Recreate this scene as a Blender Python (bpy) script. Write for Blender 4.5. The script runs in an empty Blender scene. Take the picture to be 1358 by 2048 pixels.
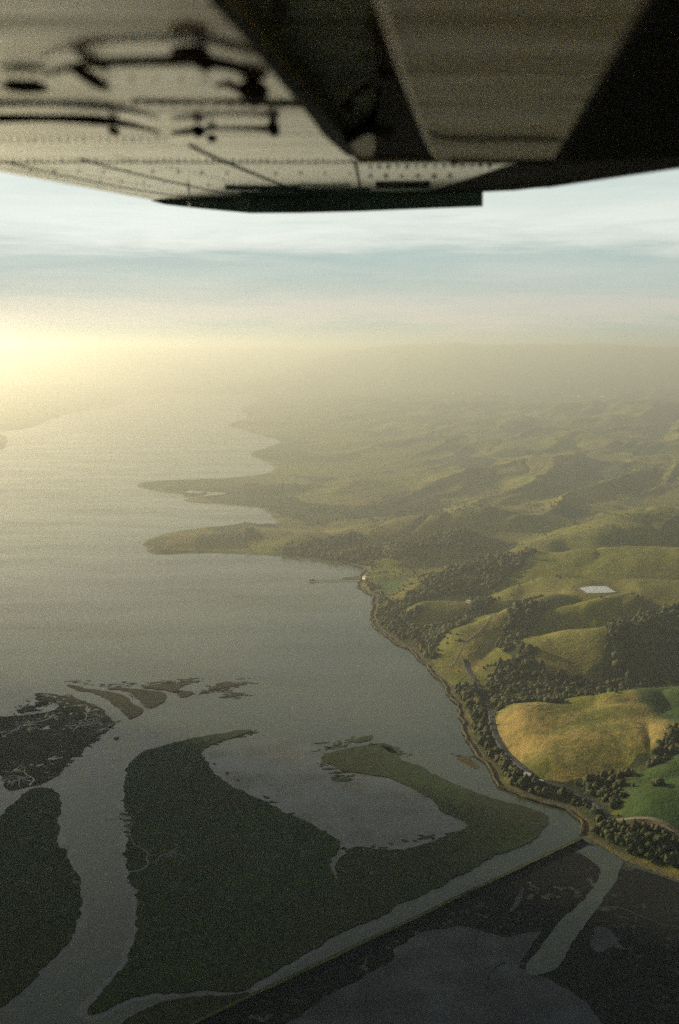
import bpy, bmesh, math, random
import numpy as np
from mathutils import Vector, geometry

def R(a): return a * math.pi / 180
rng = np.random.default_rng(7)
random.seed(7)
SC = bpy.context.scene
COL = SC.collection

# ------------------------------------------------------------------ camera
H = 500.0
FP = 2196.0                       # focal length in pixels of the 1358 x 2048 photograph
PITCH = R(8.39)
cam = bpy.data.cameras.new('camera'); camo = bpy.data.objects.new('camera', cam); COL.objects.link(camo)
camo.location = (0, 0, H); camo.rotation_euler = (R(90) - PITCH, 0, 0)
cam.sensor_fit = 'VERTICAL'; cam.sensor_height = 36.0; cam.lens = 36.0 * FP / 2048
cam.clip_start = 0.05; cam.clip_end = 200000
cam.dof.use_dof = True; cam.dof.focus_distance = 2500; cam.dof.aperture_fstop = 2.8
SC.camera = camo

# ------------------------------------------------------------------ light
SUN_EL, SUN_AZ = R(13.5), R(-53.0)          # azimuth from +Y, negative = to the left of the view
sl = bpy.data.lights.new('sun', 'SUN'); so = bpy.data.objects.new('sun', sl); COL.objects.link(so)
sl.energy = 5.0; sl.angle = R(0.55); sl.color = (1.0, 0.86, 0.59)
sdir = Vector((math.sin(SUN_AZ) * math.cos(SUN_EL), math.cos(SUN_AZ) * math.cos(SUN_EL), math.sin(SUN_EL)))
so.rotation_euler = (-sdir).to_track_quat('-Z', 'Y').to_euler(); so.location = (-60, 20, 620)

world = bpy.data.worlds.new('World'); SC.world = world; world.use_nodes = True
wt = world.node_tree; wn = wt.nodes; wl = wt.links; wn.clear()
def N(nt, typ, **kw):
    n = nt.nodes.new(typ)
    for k, v in kw.items(): setattr(n, k, v)
    return n
def mathn(nt, op, a, b=None, c=None, clamp=False):
    n = nt.nodes.new('ShaderNodeMath'); n.operation = op; n.use_clamp = clamp
    for i, v in enumerate((a, b, c)):
        if v is None: continue
        if isinstance(v, (int, float)): n.inputs[i].default_value = v
        else: nt.links.new(v, n.inputs[i])
    return n.outputs[0]
def ramp(nt, fac, stops, interp='LINEAR'):
    n = nt.nodes.new('ShaderNodeValToRGB'); n.color_ramp.interpolation = interp
    el = n.color_ramp.elements
    while len(el) < len(stops): el.new(0.5)
    for e, (p, c) in zip(el, stops):
        e.position = p; e.color = (c, c, c, 1) if isinstance(c, (int, float)) else tuple(c) + (1,)
    nt.links.new(fac, n.inputs[0]); return n.outputs[0]
def mix(nt, fac, a, b, mode='MIX'):
    n = nt.nodes.new('ShaderNodeMix'); n.data_type = 'RGBA'; n.blend_type = mode
    for i, v in ((0, fac), (6, a), (7, b)):
        if isinstance(v, (int, float)): n.inputs[i].default_value = v
        elif isinstance(v, tuple): n.inputs[i].default_value = v + (1,) if len(v) == 3 else v
        else: nt.links.new(v, n.inputs[i])
    return n.outputs[2]
def noise(nt, vec, scale, detail=4, rough=0.55, dist=0.0):
    n = nt.nodes.new('ShaderNodeTexNoise'); n.inputs['Scale'].default_value = scale
    n.inputs['Detail'].default_value = detail; n.inputs['Roughness'].default_value = rough
    n.inputs['Distortion'].default_value = dist
    if vec is not None: nt.links.new(vec, n.inputs['Vector'])
    return n.outputs[0]

SKY = 0.054
sky = N(wt, 'ShaderNodeTexSky', sky_type='NISHITA', sun_disc=False, sun_elevation=SUN_EL, sun_rotation=SUN_AZ)
sky.altitude = 500; sky.air_density = 1.0; sky.dust_density = 2.0; sky.ozone_density = 1.0
tc = N(wt, 'ShaderNodeTexCoord'); sx = N(wt, 'ShaderNodeSeparateXYZ'); wl.new(tc.outputs['Generated'], sx.inputs[0])
X, Y, Z = sx.outputs
elev = mathn(wt, 'MULTIPLY', mathn(wt, 'ARCSINE', Z), 57.2958)         # degrees
az = mathn(wt, 'ARCTAN2', X, Y)
# streaky stratus: a vector that stretches the noise sideways
cv = N(wt, 'ShaderNodeCombineXYZ'); wl.new(mathn(wt, 'MULTIPLY', X, 5.5), cv.inputs[0]); wl.new(mathn(wt, 'MULTIPLY', Y, 5.5), cv.inputs[1]); wl.new(mathn(wt, 'MULTIPLY', Z, 50.0), cv.inputs[2])
n1 = noise(wt, cv.outputs[0], 1.0, 6, 0.6, 0.4)
cv2 = N(wt, 'ShaderNodeCombineXYZ'); wl.new(mathn(wt, 'MULTIPLY', X, 15.0), cv2.inputs[0]); wl.new(mathn(wt, 'MULTIPLY', Y, 15.0), cv2.inputs[1]); wl.new(mathn(wt, 'MULTIPLY', Z, 190.0), cv2.inputs[2])
n2 = noise(wt, cv2.outputs[0], 1.0, 5, 0.6, 0.2)
ew = mathn(wt, 'ADD', elev, mathn(wt, 'MULTIPLY', mathn(wt, 'SUBTRACT', n1, 0.5), 3.0))
ew = mathn(wt, 'ADD', ew, mathn(wt, 'MULTIPLY', mathn(wt, 'SUBTRACT', n2, 0.5), 1.5))
ewn = mathn(wt, 'DIVIDE', ew, 30.0, clamp=True)
# how much bright cloud there is at each height
cloud = ramp(wt, ewn, [(0.0, 0.10), (0.030, 0.22), (0.050, 0.78), (0.080, 0.72), (0.097, 0.26), (0.150, 0.20), (0.175, 0.66), (0.215, 0.84), (0.26, 0.52), (0.32, 0.40), (0.5, 0.22), (1.0, 0.02)])
cbreak = mathn(wt, 'ADD', mathn(wt, 'MULTIPLY', cloud, 0.8), mathn(wt, 'MULTIPLY', mathn(wt, 'SUBTRACT', n1, 0.45), ramp(wt, ewn, [(0.0, 0.9), (0.4, 0.8), (1.0, 0.35)])), clamp=True)
side = mathn(wt, 'MULTIPLY_ADD', mathn(wt, 'SINE', az), -0.22, 1.0)
cloudcol = mix(wt, ramp(wt, ewn, [(0.0, 0.0), (0.10, 0.0), (0.2, 1.0)]), (8.0, 7.1, 6.2), (9.7, 9.9, 9.0))
clr = N(wt, 'ShaderNodeVectorMath', operation='SCALE'); wl.new(cloudcol, clr.inputs[0]); wl.new(side, clr.inputs['Scale'])
veil = mix(wt, ramp(wt, ewn, [(0.0, 0.88), (0.25, 0.80), (0.6, 0.2), (1.0, 0.04)]), sky.outputs[0], (4.2, 5.6, 5.5))
skycol = mix(wt, cbreak, veil, clr.outputs[0])
bg = N(wt, 'ShaderNodeBackground'); bg.inputs['Strength'].default_value = SKY; wl.new(skycol, bg.inputs[0])
wo = N(wt, 'ShaderNodeOutputWorld'); wl.new(bg.outputs[0], wo.inputs[0])

SC.view_settings.view_transform = 'Standard'; SC.view_settings.look = 'None'
SC.view_settings.gamma = 1; SC.view_settings.use_curve_mapping = False
SC.view_settings.exposure = 1.12
SC.render.engine = 'CYCLES'
cy = SC.cycles; cy.use_adaptive_sampling = False
try: cy.sampling_pattern = 'BLUE_NOISE'
except Exception: pass
cy.use_denoising = False; cy.max_bounces = 6; cy.volume_bounces = 0; cy.transparent_max_bounces = 8
cy.sample_clamp_indirect = 4

# ------------------------------------------------------------------ helpers
cp, sp = math.cos(PITCH), math.sin(PITCH)
def ray(px, py):
    a = (px - 679) / FP; b = -(py - 1024) / FP
    return np.array([a, cp + b * sp, -sp + b * cp])
def at(px, py, z=0.0):
    d = ray(px, py); t = (z - H) / d[2]
    return (d[0] * t, d[1] * t)
def G(pts, z=0.0): return np.array([at(p[0], p[1], z) for p in pts])

def hash2(ix, iy, seed):
    h = (ix.astype(np.int64) * 374761393 + iy.astype(np.int64) * 668265263 + seed * 974634777) & 0xffffffff
    h = ((h ^ (h >> 13)) * 1274126177) & 0xffffffff
    h = (h ^ (h >> 16)) & 0xffffffff
    return h / 4294967295.0
def vnoise(x, y, seed=0):
    ix = np.floor(x); iy = np.floor(y); fx = x - ix; fy = y - iy
    u = fx * fx * fx * (fx * (fx * 6 - 15) + 10); v = fy * fy * fy * (fy * (fy * 6 - 15) + 10)
    a = hash2(ix, iy, seed); b = hash2(ix + 1, iy, seed); c = hash2(ix, iy + 1, seed); d = hash2(ix + 1, iy + 1, seed)
    return (a + (b - a) * u) * (1 - v) + (c + (d - c) * u) * v
def fbm(x, y, seed=0, octv=4, gain=0.5):
    s = 0; amp = 1; tot = 0
    for o in range(octv):
        s = s + amp * vnoise(x, y, seed + o * 17); tot += amp; amp *= gain
        x, y = (0.8 * x - 0.6 * y) * 2.03 + 5.1, (0.6 * x + 0.8 * y) * 2.03 - 3.7
    return s / tot
def sstep(a, b, x):
    t = np.clip((x - a) / (b - a), 0, 1); return t * t * (3 - 2 * t)

def seg_dist(px, py, poly, closed=True):
    n = len(poly); best = np.full(px.shape, 1e18)
    for i in range(n if closed else n - 1):
        ax, ay = poly[i]; bx, by = poly[(i + 1) % n]; dx, dy = bx - ax, by - ay; L = dx * dx + dy * dy + 1e-12
        t = np.clip(((px - ax) * dx + (py - ay) * dy) / L, 0, 1)
        best = np.minimum(best, (px - ax - t * dx) ** 2 + (py - ay - t * dy) ** 2)
    return np.sqrt(best)
def inside(px, py, poly):
    c = np.zeros(px.shape, bool); n = len(poly)
    for i in range(n):
        ax, ay = poly[i]; bx, by = poly[(i + 1) % n]
        if ay == by: continue
        k = (ay > py) != (by > py)
        c ^= k & (px < (bx - ax) * (py - ay) / (by - ay) + ax)
    return c
def sdf(px, py, poly):
    d = seg_dist(px, py, poly); return np.where(inside(px, py, poly), d, -d)
def chaikin(p, n=2, closed=True):
    p = np.asarray(p, float)
    for _ in range(n):
        q = np.roll(p, -1, 0); a = 0.75 * p + 0.25 * q; b = 0.25 * p + 0.75 * q
        o = np.empty((len(p) * 2, 2)); o[0::2] = a; o[1::2] = b
        p = o if closed else np.vstack([p[:1], o[:-2], p[-1:]])
    return p
def rough_outline(p, step, amp, seed, closed=True):
    """resample to STEP metres and push the line about with noise, as an eroded bank has it"""
    p = np.asarray(p, float); q = np.vstack([p, p[:1]]) if closed else p
    out = []
    for a, b in zip(q[:-1], q[1:]):
        n = max(1, int(math.hypot(*(b - a)) / step))
        for k in range(n): out.append(a + (b - a) * k / n)
    if not closed: out.append(q[-1])
    o = np.array(out)
    nx = fbm(o[:, 0] / 26, o[:, 1] / 26, seed, 4, 0.6) - 0.5; ny = fbm(o[:, 0] / 26 + 91, o[:, 1] / 26, seed + 5, 4, 0.6) - 0.5
    nx = nx + (fbm(o[:, 0] / 8, o[:, 1] / 8, seed + 3, 2) - 0.5) * 0.28; ny = ny + (fbm(o[:, 0] / 8 + 7, o[:, 1] / 8, seed + 4, 2) - 0.5) * 0.28
    mx = fbm(o[:, 0] / 110, o[:, 1] / 110, seed + 9, 2) - 0.5; my = fbm(o[:, 0] / 110 + 31, o[:, 1] / 110, seed + 13, 2) - 0.5
    return o + np.stack([nx, ny], 1) * amp + np.stack([mx, my], 1) * amp * 0.8

# ------------------------------------------------------------------ materials
def new_mat(name):
    m = bpy.data.materials.new(name); m.use_nodes = True; nt = m.node_tree
    b = nt.nodes['Principled BSDF']; return m, nt, b
def setc(b, col, rough=0.8, spec=0.3, metal=0.0):
    b.inputs['Base Color'].default_value = tuple(col) + (1,); b.inputs['Roughness'].default_value = rough
    b.inputs['Specular IOR Level'].default_value = spec; b.inputs['Metallic'].default_value = metal
def bump(nt, b, h, strength, dist):
    n = nt.nodes.new('ShaderNodeBump'); n.inputs['Strength'].default_value = strength; n.inputs['Distance'].default_value = dist
    nt.links.new(h, n.inputs['Height']); nt.links.new(n.outputs[0], b.inputs['Normal'])
def objco(nt): return nt.nodes.new('ShaderNodeTexCoord').outputs['Object']
def simple(name, col, rough=0.8, spec=0.3, metal=0.0, var=0.25, scale=1.0):
    m, nt, b = new_mat(name); setc(b, col, rough, spec, metal)
    f = noise(nt, objco(nt), scale, 5, 0.6)
    c = mix(nt, ramp(nt, f, [(0.3, 0.0), (0.7, 1.0)]), tuple(x * (1 - var) for x in col), tuple(min(1, x * (1 + var)) for x in col))
    nt.links.new(c, b.inputs['Base Color']); return m
def attr(nt, name):
    a = nt.nodes.new('ShaderNodeAttribute'); a.attribute_name = name; return a.outputs['Fac']

def mat_hills():
    m, nt, b = new_mat('hill_grass'); setc(b, (0.1, 0.1, 0.04), 0.95, 0.1); co = objco(nt)
    big = noise(nt, co, 0.0022, 5, 0.6, 0.3); mid = noise(nt, co, 0.011, 6, 0.65, 0.5); fine = noise(nt, co, 0.09, 6, 0.7)
    f = mathn(nt, 'ADD', mathn(nt, 'MULTIPLY', mid, 0.6), mathn(nt, 'MULTIPLY', fine, 0.4))
    grass = mix(nt, ramp(nt, f, [(0.36, 0), (0.62, 1)]), (0.068, 0.095, 0.014), (0.23, 0.21, 0.034))
    grass = mix(nt, ramp(nt, big, [(0.40, 0), (0.60, 0.75)]), grass, (0.12, 0.098, 0.036))
    gold = mix(nt, ramp(nt, f, [(0.42, 0), (0.60, 1)]), (0.12, 0.125, 0.030), (0.35, 0.25, 0.080))
    green = mix(nt, ramp(nt, f, [(0.35, 0), (0.65, 1)]), (0.034, 0.070, 0.018), (0.060, 0.090, 0.024))
    wood = mix(nt, ramp(nt, fine, [(0.35, 0), (0.65, 1)]), (0.034, 0.046, 0.016), (0.066, 0.074, 0.026))
    c = mix(nt, attr(nt, 'gold'), grass, gold)
    c = mix(nt, attr(nt, 'green'), c, green)
    wf = mathn(nt, 'ADD', attr(nt, 'wood'), mathn(nt, 'MULTIPLY', mathn(nt, 'SUBTRACT', mid, 0.5), 0.9))
    c = mix(nt, ramp(nt, wf, [(0.38, 0), (0.58, 1)]), c, wood)
    c = mix(nt, attr(nt, 'bluff'), c, (0.13, 0.105, 0.06))
    nt.links.new(c, b.inputs['Base Color'])
    h = mathn(nt, 'ADD', fine, mathn(nt, 'MULTIPLY', noise(nt, co, 0.5, 3), 0.2))
    bump(nt, b, h, 0.8, 3.0); return m
def mat_marsh(name, c1, c2, c3, wet=0.0):
    m, nt, b = new_mat(name); setc(b, c1, 0.95, 0.15); co = objco(nt)
    big = noise(nt, co, 0.008, 6, 0.65, 1.0); mid = noise(nt, co, 0.035, 8, 0.75, 1.5); fine = noise(nt, co, 0.16, 5, 0.75)
    f = mathn(nt, 'ADD', mathn(nt, 'MULTIPLY', mid, 0.55), mathn(nt, 'MULTIPLY', fine, 0.45))
    c = mix(nt, ramp(nt, f, [(0.40, 0), (0.60, 1)]), c1, c2)
    c = mix(nt, ramp(nt, big, [(0.42, 0), (0.60, 0.85)]), c, c3)
    # thin winding drainage lines
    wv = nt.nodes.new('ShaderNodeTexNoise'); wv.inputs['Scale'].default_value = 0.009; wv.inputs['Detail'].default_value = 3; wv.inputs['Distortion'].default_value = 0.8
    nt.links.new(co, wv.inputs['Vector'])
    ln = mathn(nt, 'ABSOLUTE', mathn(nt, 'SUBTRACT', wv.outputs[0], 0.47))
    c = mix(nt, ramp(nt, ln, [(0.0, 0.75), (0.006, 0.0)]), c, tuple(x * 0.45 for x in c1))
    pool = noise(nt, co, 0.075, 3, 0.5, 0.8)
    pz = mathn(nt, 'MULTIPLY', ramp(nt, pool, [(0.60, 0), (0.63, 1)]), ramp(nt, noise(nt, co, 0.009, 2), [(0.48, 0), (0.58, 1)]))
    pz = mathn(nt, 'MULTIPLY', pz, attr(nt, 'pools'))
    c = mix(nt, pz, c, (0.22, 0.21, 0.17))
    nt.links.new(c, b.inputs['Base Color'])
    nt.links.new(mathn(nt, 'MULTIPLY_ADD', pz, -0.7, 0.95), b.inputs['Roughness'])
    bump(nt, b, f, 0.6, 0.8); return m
def mat_water():
    m, nt, b = new_mat('bay_water'); setc(b, (0.055, 0.056, 0.042), 0.16, 0.5); b.inputs['IOR'].default_value = 1.333; co = objco(nt)
    big = noise(nt, co, 0.0030, 6, 0.6, 0.6); st = nt.nodes.new('ShaderNodeMapping'); st.inputs['Scale'].default_value = (0.4, 1.6, 1)
    nt.links.new(co, st.inputs[0]); wind = noise(nt, st.outputs[0], 0.006, 6, 0.6, 0.4)
    c = mix(nt, ramp(nt, big, [(0.35, 0), (0.65, 1)]), (0.044, 0.058, 0.032), (0.082, 0.084, 0.044))
    nt.links.new(c, b.inputs['Base Color'])
    nt.links.new(ramp(nt, wind, [(0.34, 0.14), (0.66, 0.27)]), b.inputs['Roughness'])
    w1 = noise(nt, co, 0.35, 4, 0.6, 0.2); w2 = noise(nt, co, 0.06, 4, 0.6)
    bump(nt, b, mathn(nt, 'ADD', w1, mathn(nt, 'MULTIPLY', w2, 2.0)), 0.35, 0.25); return m
def mat_mud(name, c1, c2, rough=0.42):
    m, nt, b = new_mat(name); setc(b, c1, rough, 0.4); co = objco(nt)
    f = noise(nt, co, 0.012, 6, 0.6, 1.0)
    nt.links.new(mix(nt, ramp(nt, f, [(0.35, 0), (0.65, 1)]), c1, c2), b.inputs['Base Color'])
    nt.links.new(ramp(nt, noise(nt, co, 0.02, 4), [(0.35, rough - 0.12), (0.65, rough + 0.15)]), b.inputs['Roughness'])
    bump(nt, b, noise(nt, co, 0.15, 4), 0.3, 0.15); return m
def mat_crown(name, a, bcol):
    m, nt, b = new_mat(name); setc(b, a, 0.9, 0.15)
    nt.links.new(mix(nt, ramp(nt, noise(nt, objco(nt), 0.05, 6, 0.8), [(0.35, 0), (0.65, 1)]), a, bcol), b.inputs['Base Color'])
    bump(nt, b, noise(nt, objco(nt), 1.6, 4, 0.7), 1.0, 0.8); return m

M = dict(hills=mat_hills(), water=mat_water(),
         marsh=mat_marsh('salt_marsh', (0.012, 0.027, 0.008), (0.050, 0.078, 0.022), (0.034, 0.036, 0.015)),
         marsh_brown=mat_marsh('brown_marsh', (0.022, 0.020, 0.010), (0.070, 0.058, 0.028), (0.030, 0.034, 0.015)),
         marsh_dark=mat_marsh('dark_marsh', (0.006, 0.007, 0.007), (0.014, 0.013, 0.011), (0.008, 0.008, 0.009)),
         mud=mat_mud('wet_mud', (0.078, 0.072, 0.050), (0.056, 0.058, 0.040), 0.30),
         creek_mud=mat_mud('creek_mud', (0.022, 0.022, 0.016), (0.05, 0.048, 0.038)),
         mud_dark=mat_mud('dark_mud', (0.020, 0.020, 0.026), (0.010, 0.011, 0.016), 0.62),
         levee=simple('levee_lit_grass', (0.10, 0.11, 0.03), 0.95, 0.1, 0, 0.4, 0.05),
         bank=simple('bank_earth', (0.095, 0.078, 0.045), 0.95, 0.1, 0, 0.6, 0.03),
         asphalt=simple('asphalt', (0.055, 0.055, 0.052), 0.9, 0.2, 0, 0.2, 0.5),
         dirt=simple('pale_dirt', (0.19, 0.16, 0.11), 0.95, 0.1, 0, 0.2, 0.2),
         crown=mat_crown('foliage', (0.040, 0.056, 0.020), (0.075, 0.088, 0.032)),
         crown_light=mat_crown('light_foliage', (0.060, 0.070, 0.026), (0.095, 0.090, 0.040)),
         crown_olive=mat_crown('olive_foliage', (0.085, 0.080, 0.030), (0.125, 0.105, 0.045)),
         bark=simple('bark', (0.07, 0.055, 0.04), 0.95, 0.1),
         white=simple('white_paint', (0.78, 0.76, 0.70), 0.5, 0.4, 0, 0.05),
         roof=simple('roof_sheet', (0.42, 0.40, 0.38), 0.5, 0.4, 0, 0.15, 0.4),
         glass=simple('dark_glass', (0.02, 0.025, 0.03), 0.1, 0.6, 0, 0.1),
         tyre=simple('tyre_rubber', (0.02, 0.02, 0.02), 0.8, 0.2),
         timber=simple('weathered_timber', (0.10, 0.085, 0.065), 0.9, 0.1, 0, 0.3, 0.8))

# ------------------------------------------------------------------ mesh helpers
def link_mesh(name, verts, faces, mat, parent=None, attrs=None, smooth=False, kind=None):
    me = bpy.data.meshes.new(name)
    if isinstance(faces, np.ndarray):
        me.vertices.add(len(verts)); me.vertices.foreach_set('co', np.asarray(verts, np.float32).ravel())
        k = faces.shape[1]; me.loops.add(faces.size); me.loops.foreach_set('vertex_index', faces.astype(np.int32).ravel())
        me.polygons.add(len(faces)); me.polygons.foreach_set('loop_start', np.arange(0, faces.size, k, dtype=np.int32))
        me.update(calc_edges=True)
    else:
        me.from_pydata([tuple(v) for v in verts], [], faces); me.update()
    if attrs:
        for k, v in attrs.items():
            a = me.attributes.new(k, 'FLOAT', 'POINT'); a.data.foreach_set('value', np.asarray(v, np.float32))
    if smooth: me.polygons.foreach_set('use_smooth', [True] * len(me.polygons))
    if mat: me.materials.append(mat)
    o = bpy.data.objects.new(name, me); COL.objects.link(o)
    if parent: o.parent = parent
    if kind: o['kind'] = kind
    return o
def tag(o, label, cat, group=None):
    o['label'] = label; o['category'] = cat
    if group: o['group'] = group
    return o
def thing(name, label, cat, loc=(0, 0, 0), rz=0, group=None):
    o = bpy.data.objects.new(name, None); COL.objects.link(o); o.location = loc; o.rotation_euler = (0, 0, rz)
    o.empty_display_size = 0.5
    return tag(o, label, cat, group)
def slab(name, outline, ztop, zbot, mat, kind='structure', pools=None, slope=0.0):
    """a low flat-topped island: tessellated top and a bank round it"""
    p = np.asarray(outline); n = len(p)
    tris = geometry.tessellate_polygon([[Vector((a[0], a[1], 0)) for a in p]])
    top = [(a[0], a[1], ztop) for a in p]
    c = np.roll(p, -1, 0) - np.roll(p, 1, 0); nrm = np.stack([c[:, 1], -c[:, 0]], 1); nrm /= np.linalg.norm(nrm, axis=1)[:, None] + 1e-9
    area = 0.5 * np.sum(p[:, 0] * np.roll(p[:, 1], -1) - np.roll(p[:, 0], -1) * p[:, 1])
    if area < 0: nrm = -nrm
    low = p + nrm * slope
    bot = [(a[0], a[1], zbot) for a in low]
    faces = []
    for t in tris:
        a, b_, d = (p[i] for i in t)
        s = (b_[0] - a[0]) * (d[1] - a[1]) - (b_[1] - a[1]) * (d[0] - a[0])
        faces.append(tuple(t) if s > 0 else tuple(reversed(t)))
    for i in range(n):
        j = (i + 1) % n
        faces.append((i, n + i, n + j, j) if area > 0 else (j, n + j, n + i, i))
    at_ = None
    if pools is not None: at_ = {'pools': np.full(2 * n, pools)}
    return link_mesh(name, top + bot, faces, mat, kind=kind, attrs=at_)

# ------------------------------------------------------------------ the land
coast_px = [(1160,1674),(1167,1650),(1150,1630),(1100,1607),(1045,1592),(1003,1568),(985,1537),(948,1502),(935,1472),(933,1437),(907,1392),
 (872,1349),(832,1313),(800,1290),(766,1266),(744,1243),(748,1212),(744,1190),(720,1175),(722,1158),(735,1138),(715,1130),(660,1123),(600,1116),
 (520,1109),(400,1105),(325,1110),(298,1107),(283,1088),(318,1068),(400,1056),(470,1050),(488,1044),(520,1050),(560,1047),(532,1020),(510,1013),
 (440,1008),(385,1006),(358,1000),(400,993),(330,985),(290,978),(268,970),(300,962),(440,958),(520,951),(556,940),(530,922),(490,908),(540,893),
 (572,882),(500,866),(480,857),(445,850),(505,834),(470,818),(530,800),(480,785),(450,770),(540,757)]
south_px = [(1700,1870),(1358,1760),(1310,1742),(1255,1722),(1205,1692)]
coast_g = G(coast_px)
coast = rough_outline(chaikin(coast_g, 2, closed=False), 8, 15, 3, closed=False)
main_poly = np.vstack([coast, [(-1200, 40000), (40000, 40000), (40000, 900)], G(south_px)])
left_px = [(-260,930),(-60,915),(0,903),(22,880),(0,867),(-30,864),(0,861),(60,858),(92,842),(150,822),(235,815),(255,795),(300,776)]
lg = G(left_px)
left_poly = np.vstack([lg[:1] + [[-9000, -1500]], rough_outline(chaikin(lg, 2, closed=False), 40, 30, 5, closed=False), [(-3000, 15500), (-14000, 15500)]])

# crest lines: (pixel x, pixel y, height in metres, half width in metres), height counted from the sea
FEAT = [
 [(865,1302,8,60),(900,1284,24,90),(950,1256,42,110),(1000,1232,54,120),(1035,1217,58,120),(1110,1196,62,110)],
 [(1030,1310,10,60),(1060,1290,34,100),(1100,1273,50,125),(1150,1262,58,140),(1200,1266,60,120),(1240,1262,62,100)],
 [(1066,1250,30,60),(1110,1230,52,90),(1180,1214,66,100),(1260,1200,74,100)],
 [(1222,1304,22,70),(1255,1274,52,110),(1310,1242,70,120),(1370,1222,80,130),(1480,1200,90,140)],
 [(826,1220,12,40),(855,1208,28,60),(885,1202,34,65),(945,1203,36,60),(1010,1200,40,60)],
 [(782,1184,6,60),(850,1167,24,110),(900,1150,40,150),(960,1130,56,170),(1020,1118,68,190),(1100,1108,80,220),(1200,1105,88,230),(1358,1110,94,240),(1560,1115,94,240)],
 [(985,1196,28,60),(1040,1172,52,90),(1100,1158,66,130),(1200,1172,72,190),(1358,1178,80,200),(1500,1180,84,200)],
 [(1003,1436,12,38),(1040,1421,30,70),(1075,1419,33,110),(1110,1432,31,150),(1160,1446,31,165),(1210,1448,36,170),(1285,1432,44,165),(1358,1446,48,160),(1480,1440,50,160)],
 [(1045,1490,16,60),(1085,1510,20,85),(1150,1520,20,100),(1230,1505,22,80)],
 [(1140,1423,18,50),(1190,1403,34,90),(1250,1396,42,110),(1310,1390,46,110),(1400,1378,54,130)],
 [(1240,1600,10,40),(1290,1570,20,70),(1358,1540,32,90),(1460,1505,44,110)],
 [(1250,1650,7,50),(1300,1625,18,80),(1358,1592,30,110),(1460,1560,44,130)],
 [(300,1090,9,90),(330,1080,14,110),(400,1072,17,120),(470,1066,20,120),(550,1062,22,140),(620,1070,24,160)],
 [(290,972,8,70),(340,972,12,90),(440,975,14,120),(540,972,20,160)],
 [(640,1075,16,120),(720,1060,30,150),(800,1042,44,160),(880,1028,56,170),(960,1012,66,180)],
 [(730,1106,18,100),(800,1092,32,130),(870,1078,44,150),(930,1066,54,170)],
 [(1100,1088,60,160),(1160,1072,72,220),(1230,1050,84,260),(1320,1030,95,280)],
]
LFEAT = [[(-500,712,330,1500),(-200,722,290,1400),(0,740,210,1100),(80,742,190,1000),(160,752,140,800),(235,770,75,600),(285,783,25,350)],
         [(-120,840,90,500),(0,838,50,350),(60,842,25,250)]]
def feat_h(px, py, feats, p=0):
    h = np.zeros(px.shape)
    for f in feats:
        v = [at(a[0], a[1], a[2]) + (a[2], a[3]) for a in f]
        best = np.zeros(px.shape)
        for (ax, ay, ah, aw), (bx, by, bh, bw) in zip(v[:-1], v[1:]):
            dx, dy = bx - ax, by - ay; L = dx * dx + dy * dy
            t = np.clip(((px - ax) * dx + (py - ay) * dy) / L, 0, 1)
            d = np.hypot(px - ax - t * dx, py - ay - t * dy); w = (aw + (bw - aw) * t) * 1.12; hh = ah + (bh - ah) * t
            best = np.maximum(best, hh * (1 - sstep(0, 1, d / w)) ** 0.9)
        h = np.maximum(h, best) + 0.12 * np.minimum(h, best)
    return h
PLAT = np.array(at(1195, 1180, 72))
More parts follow.
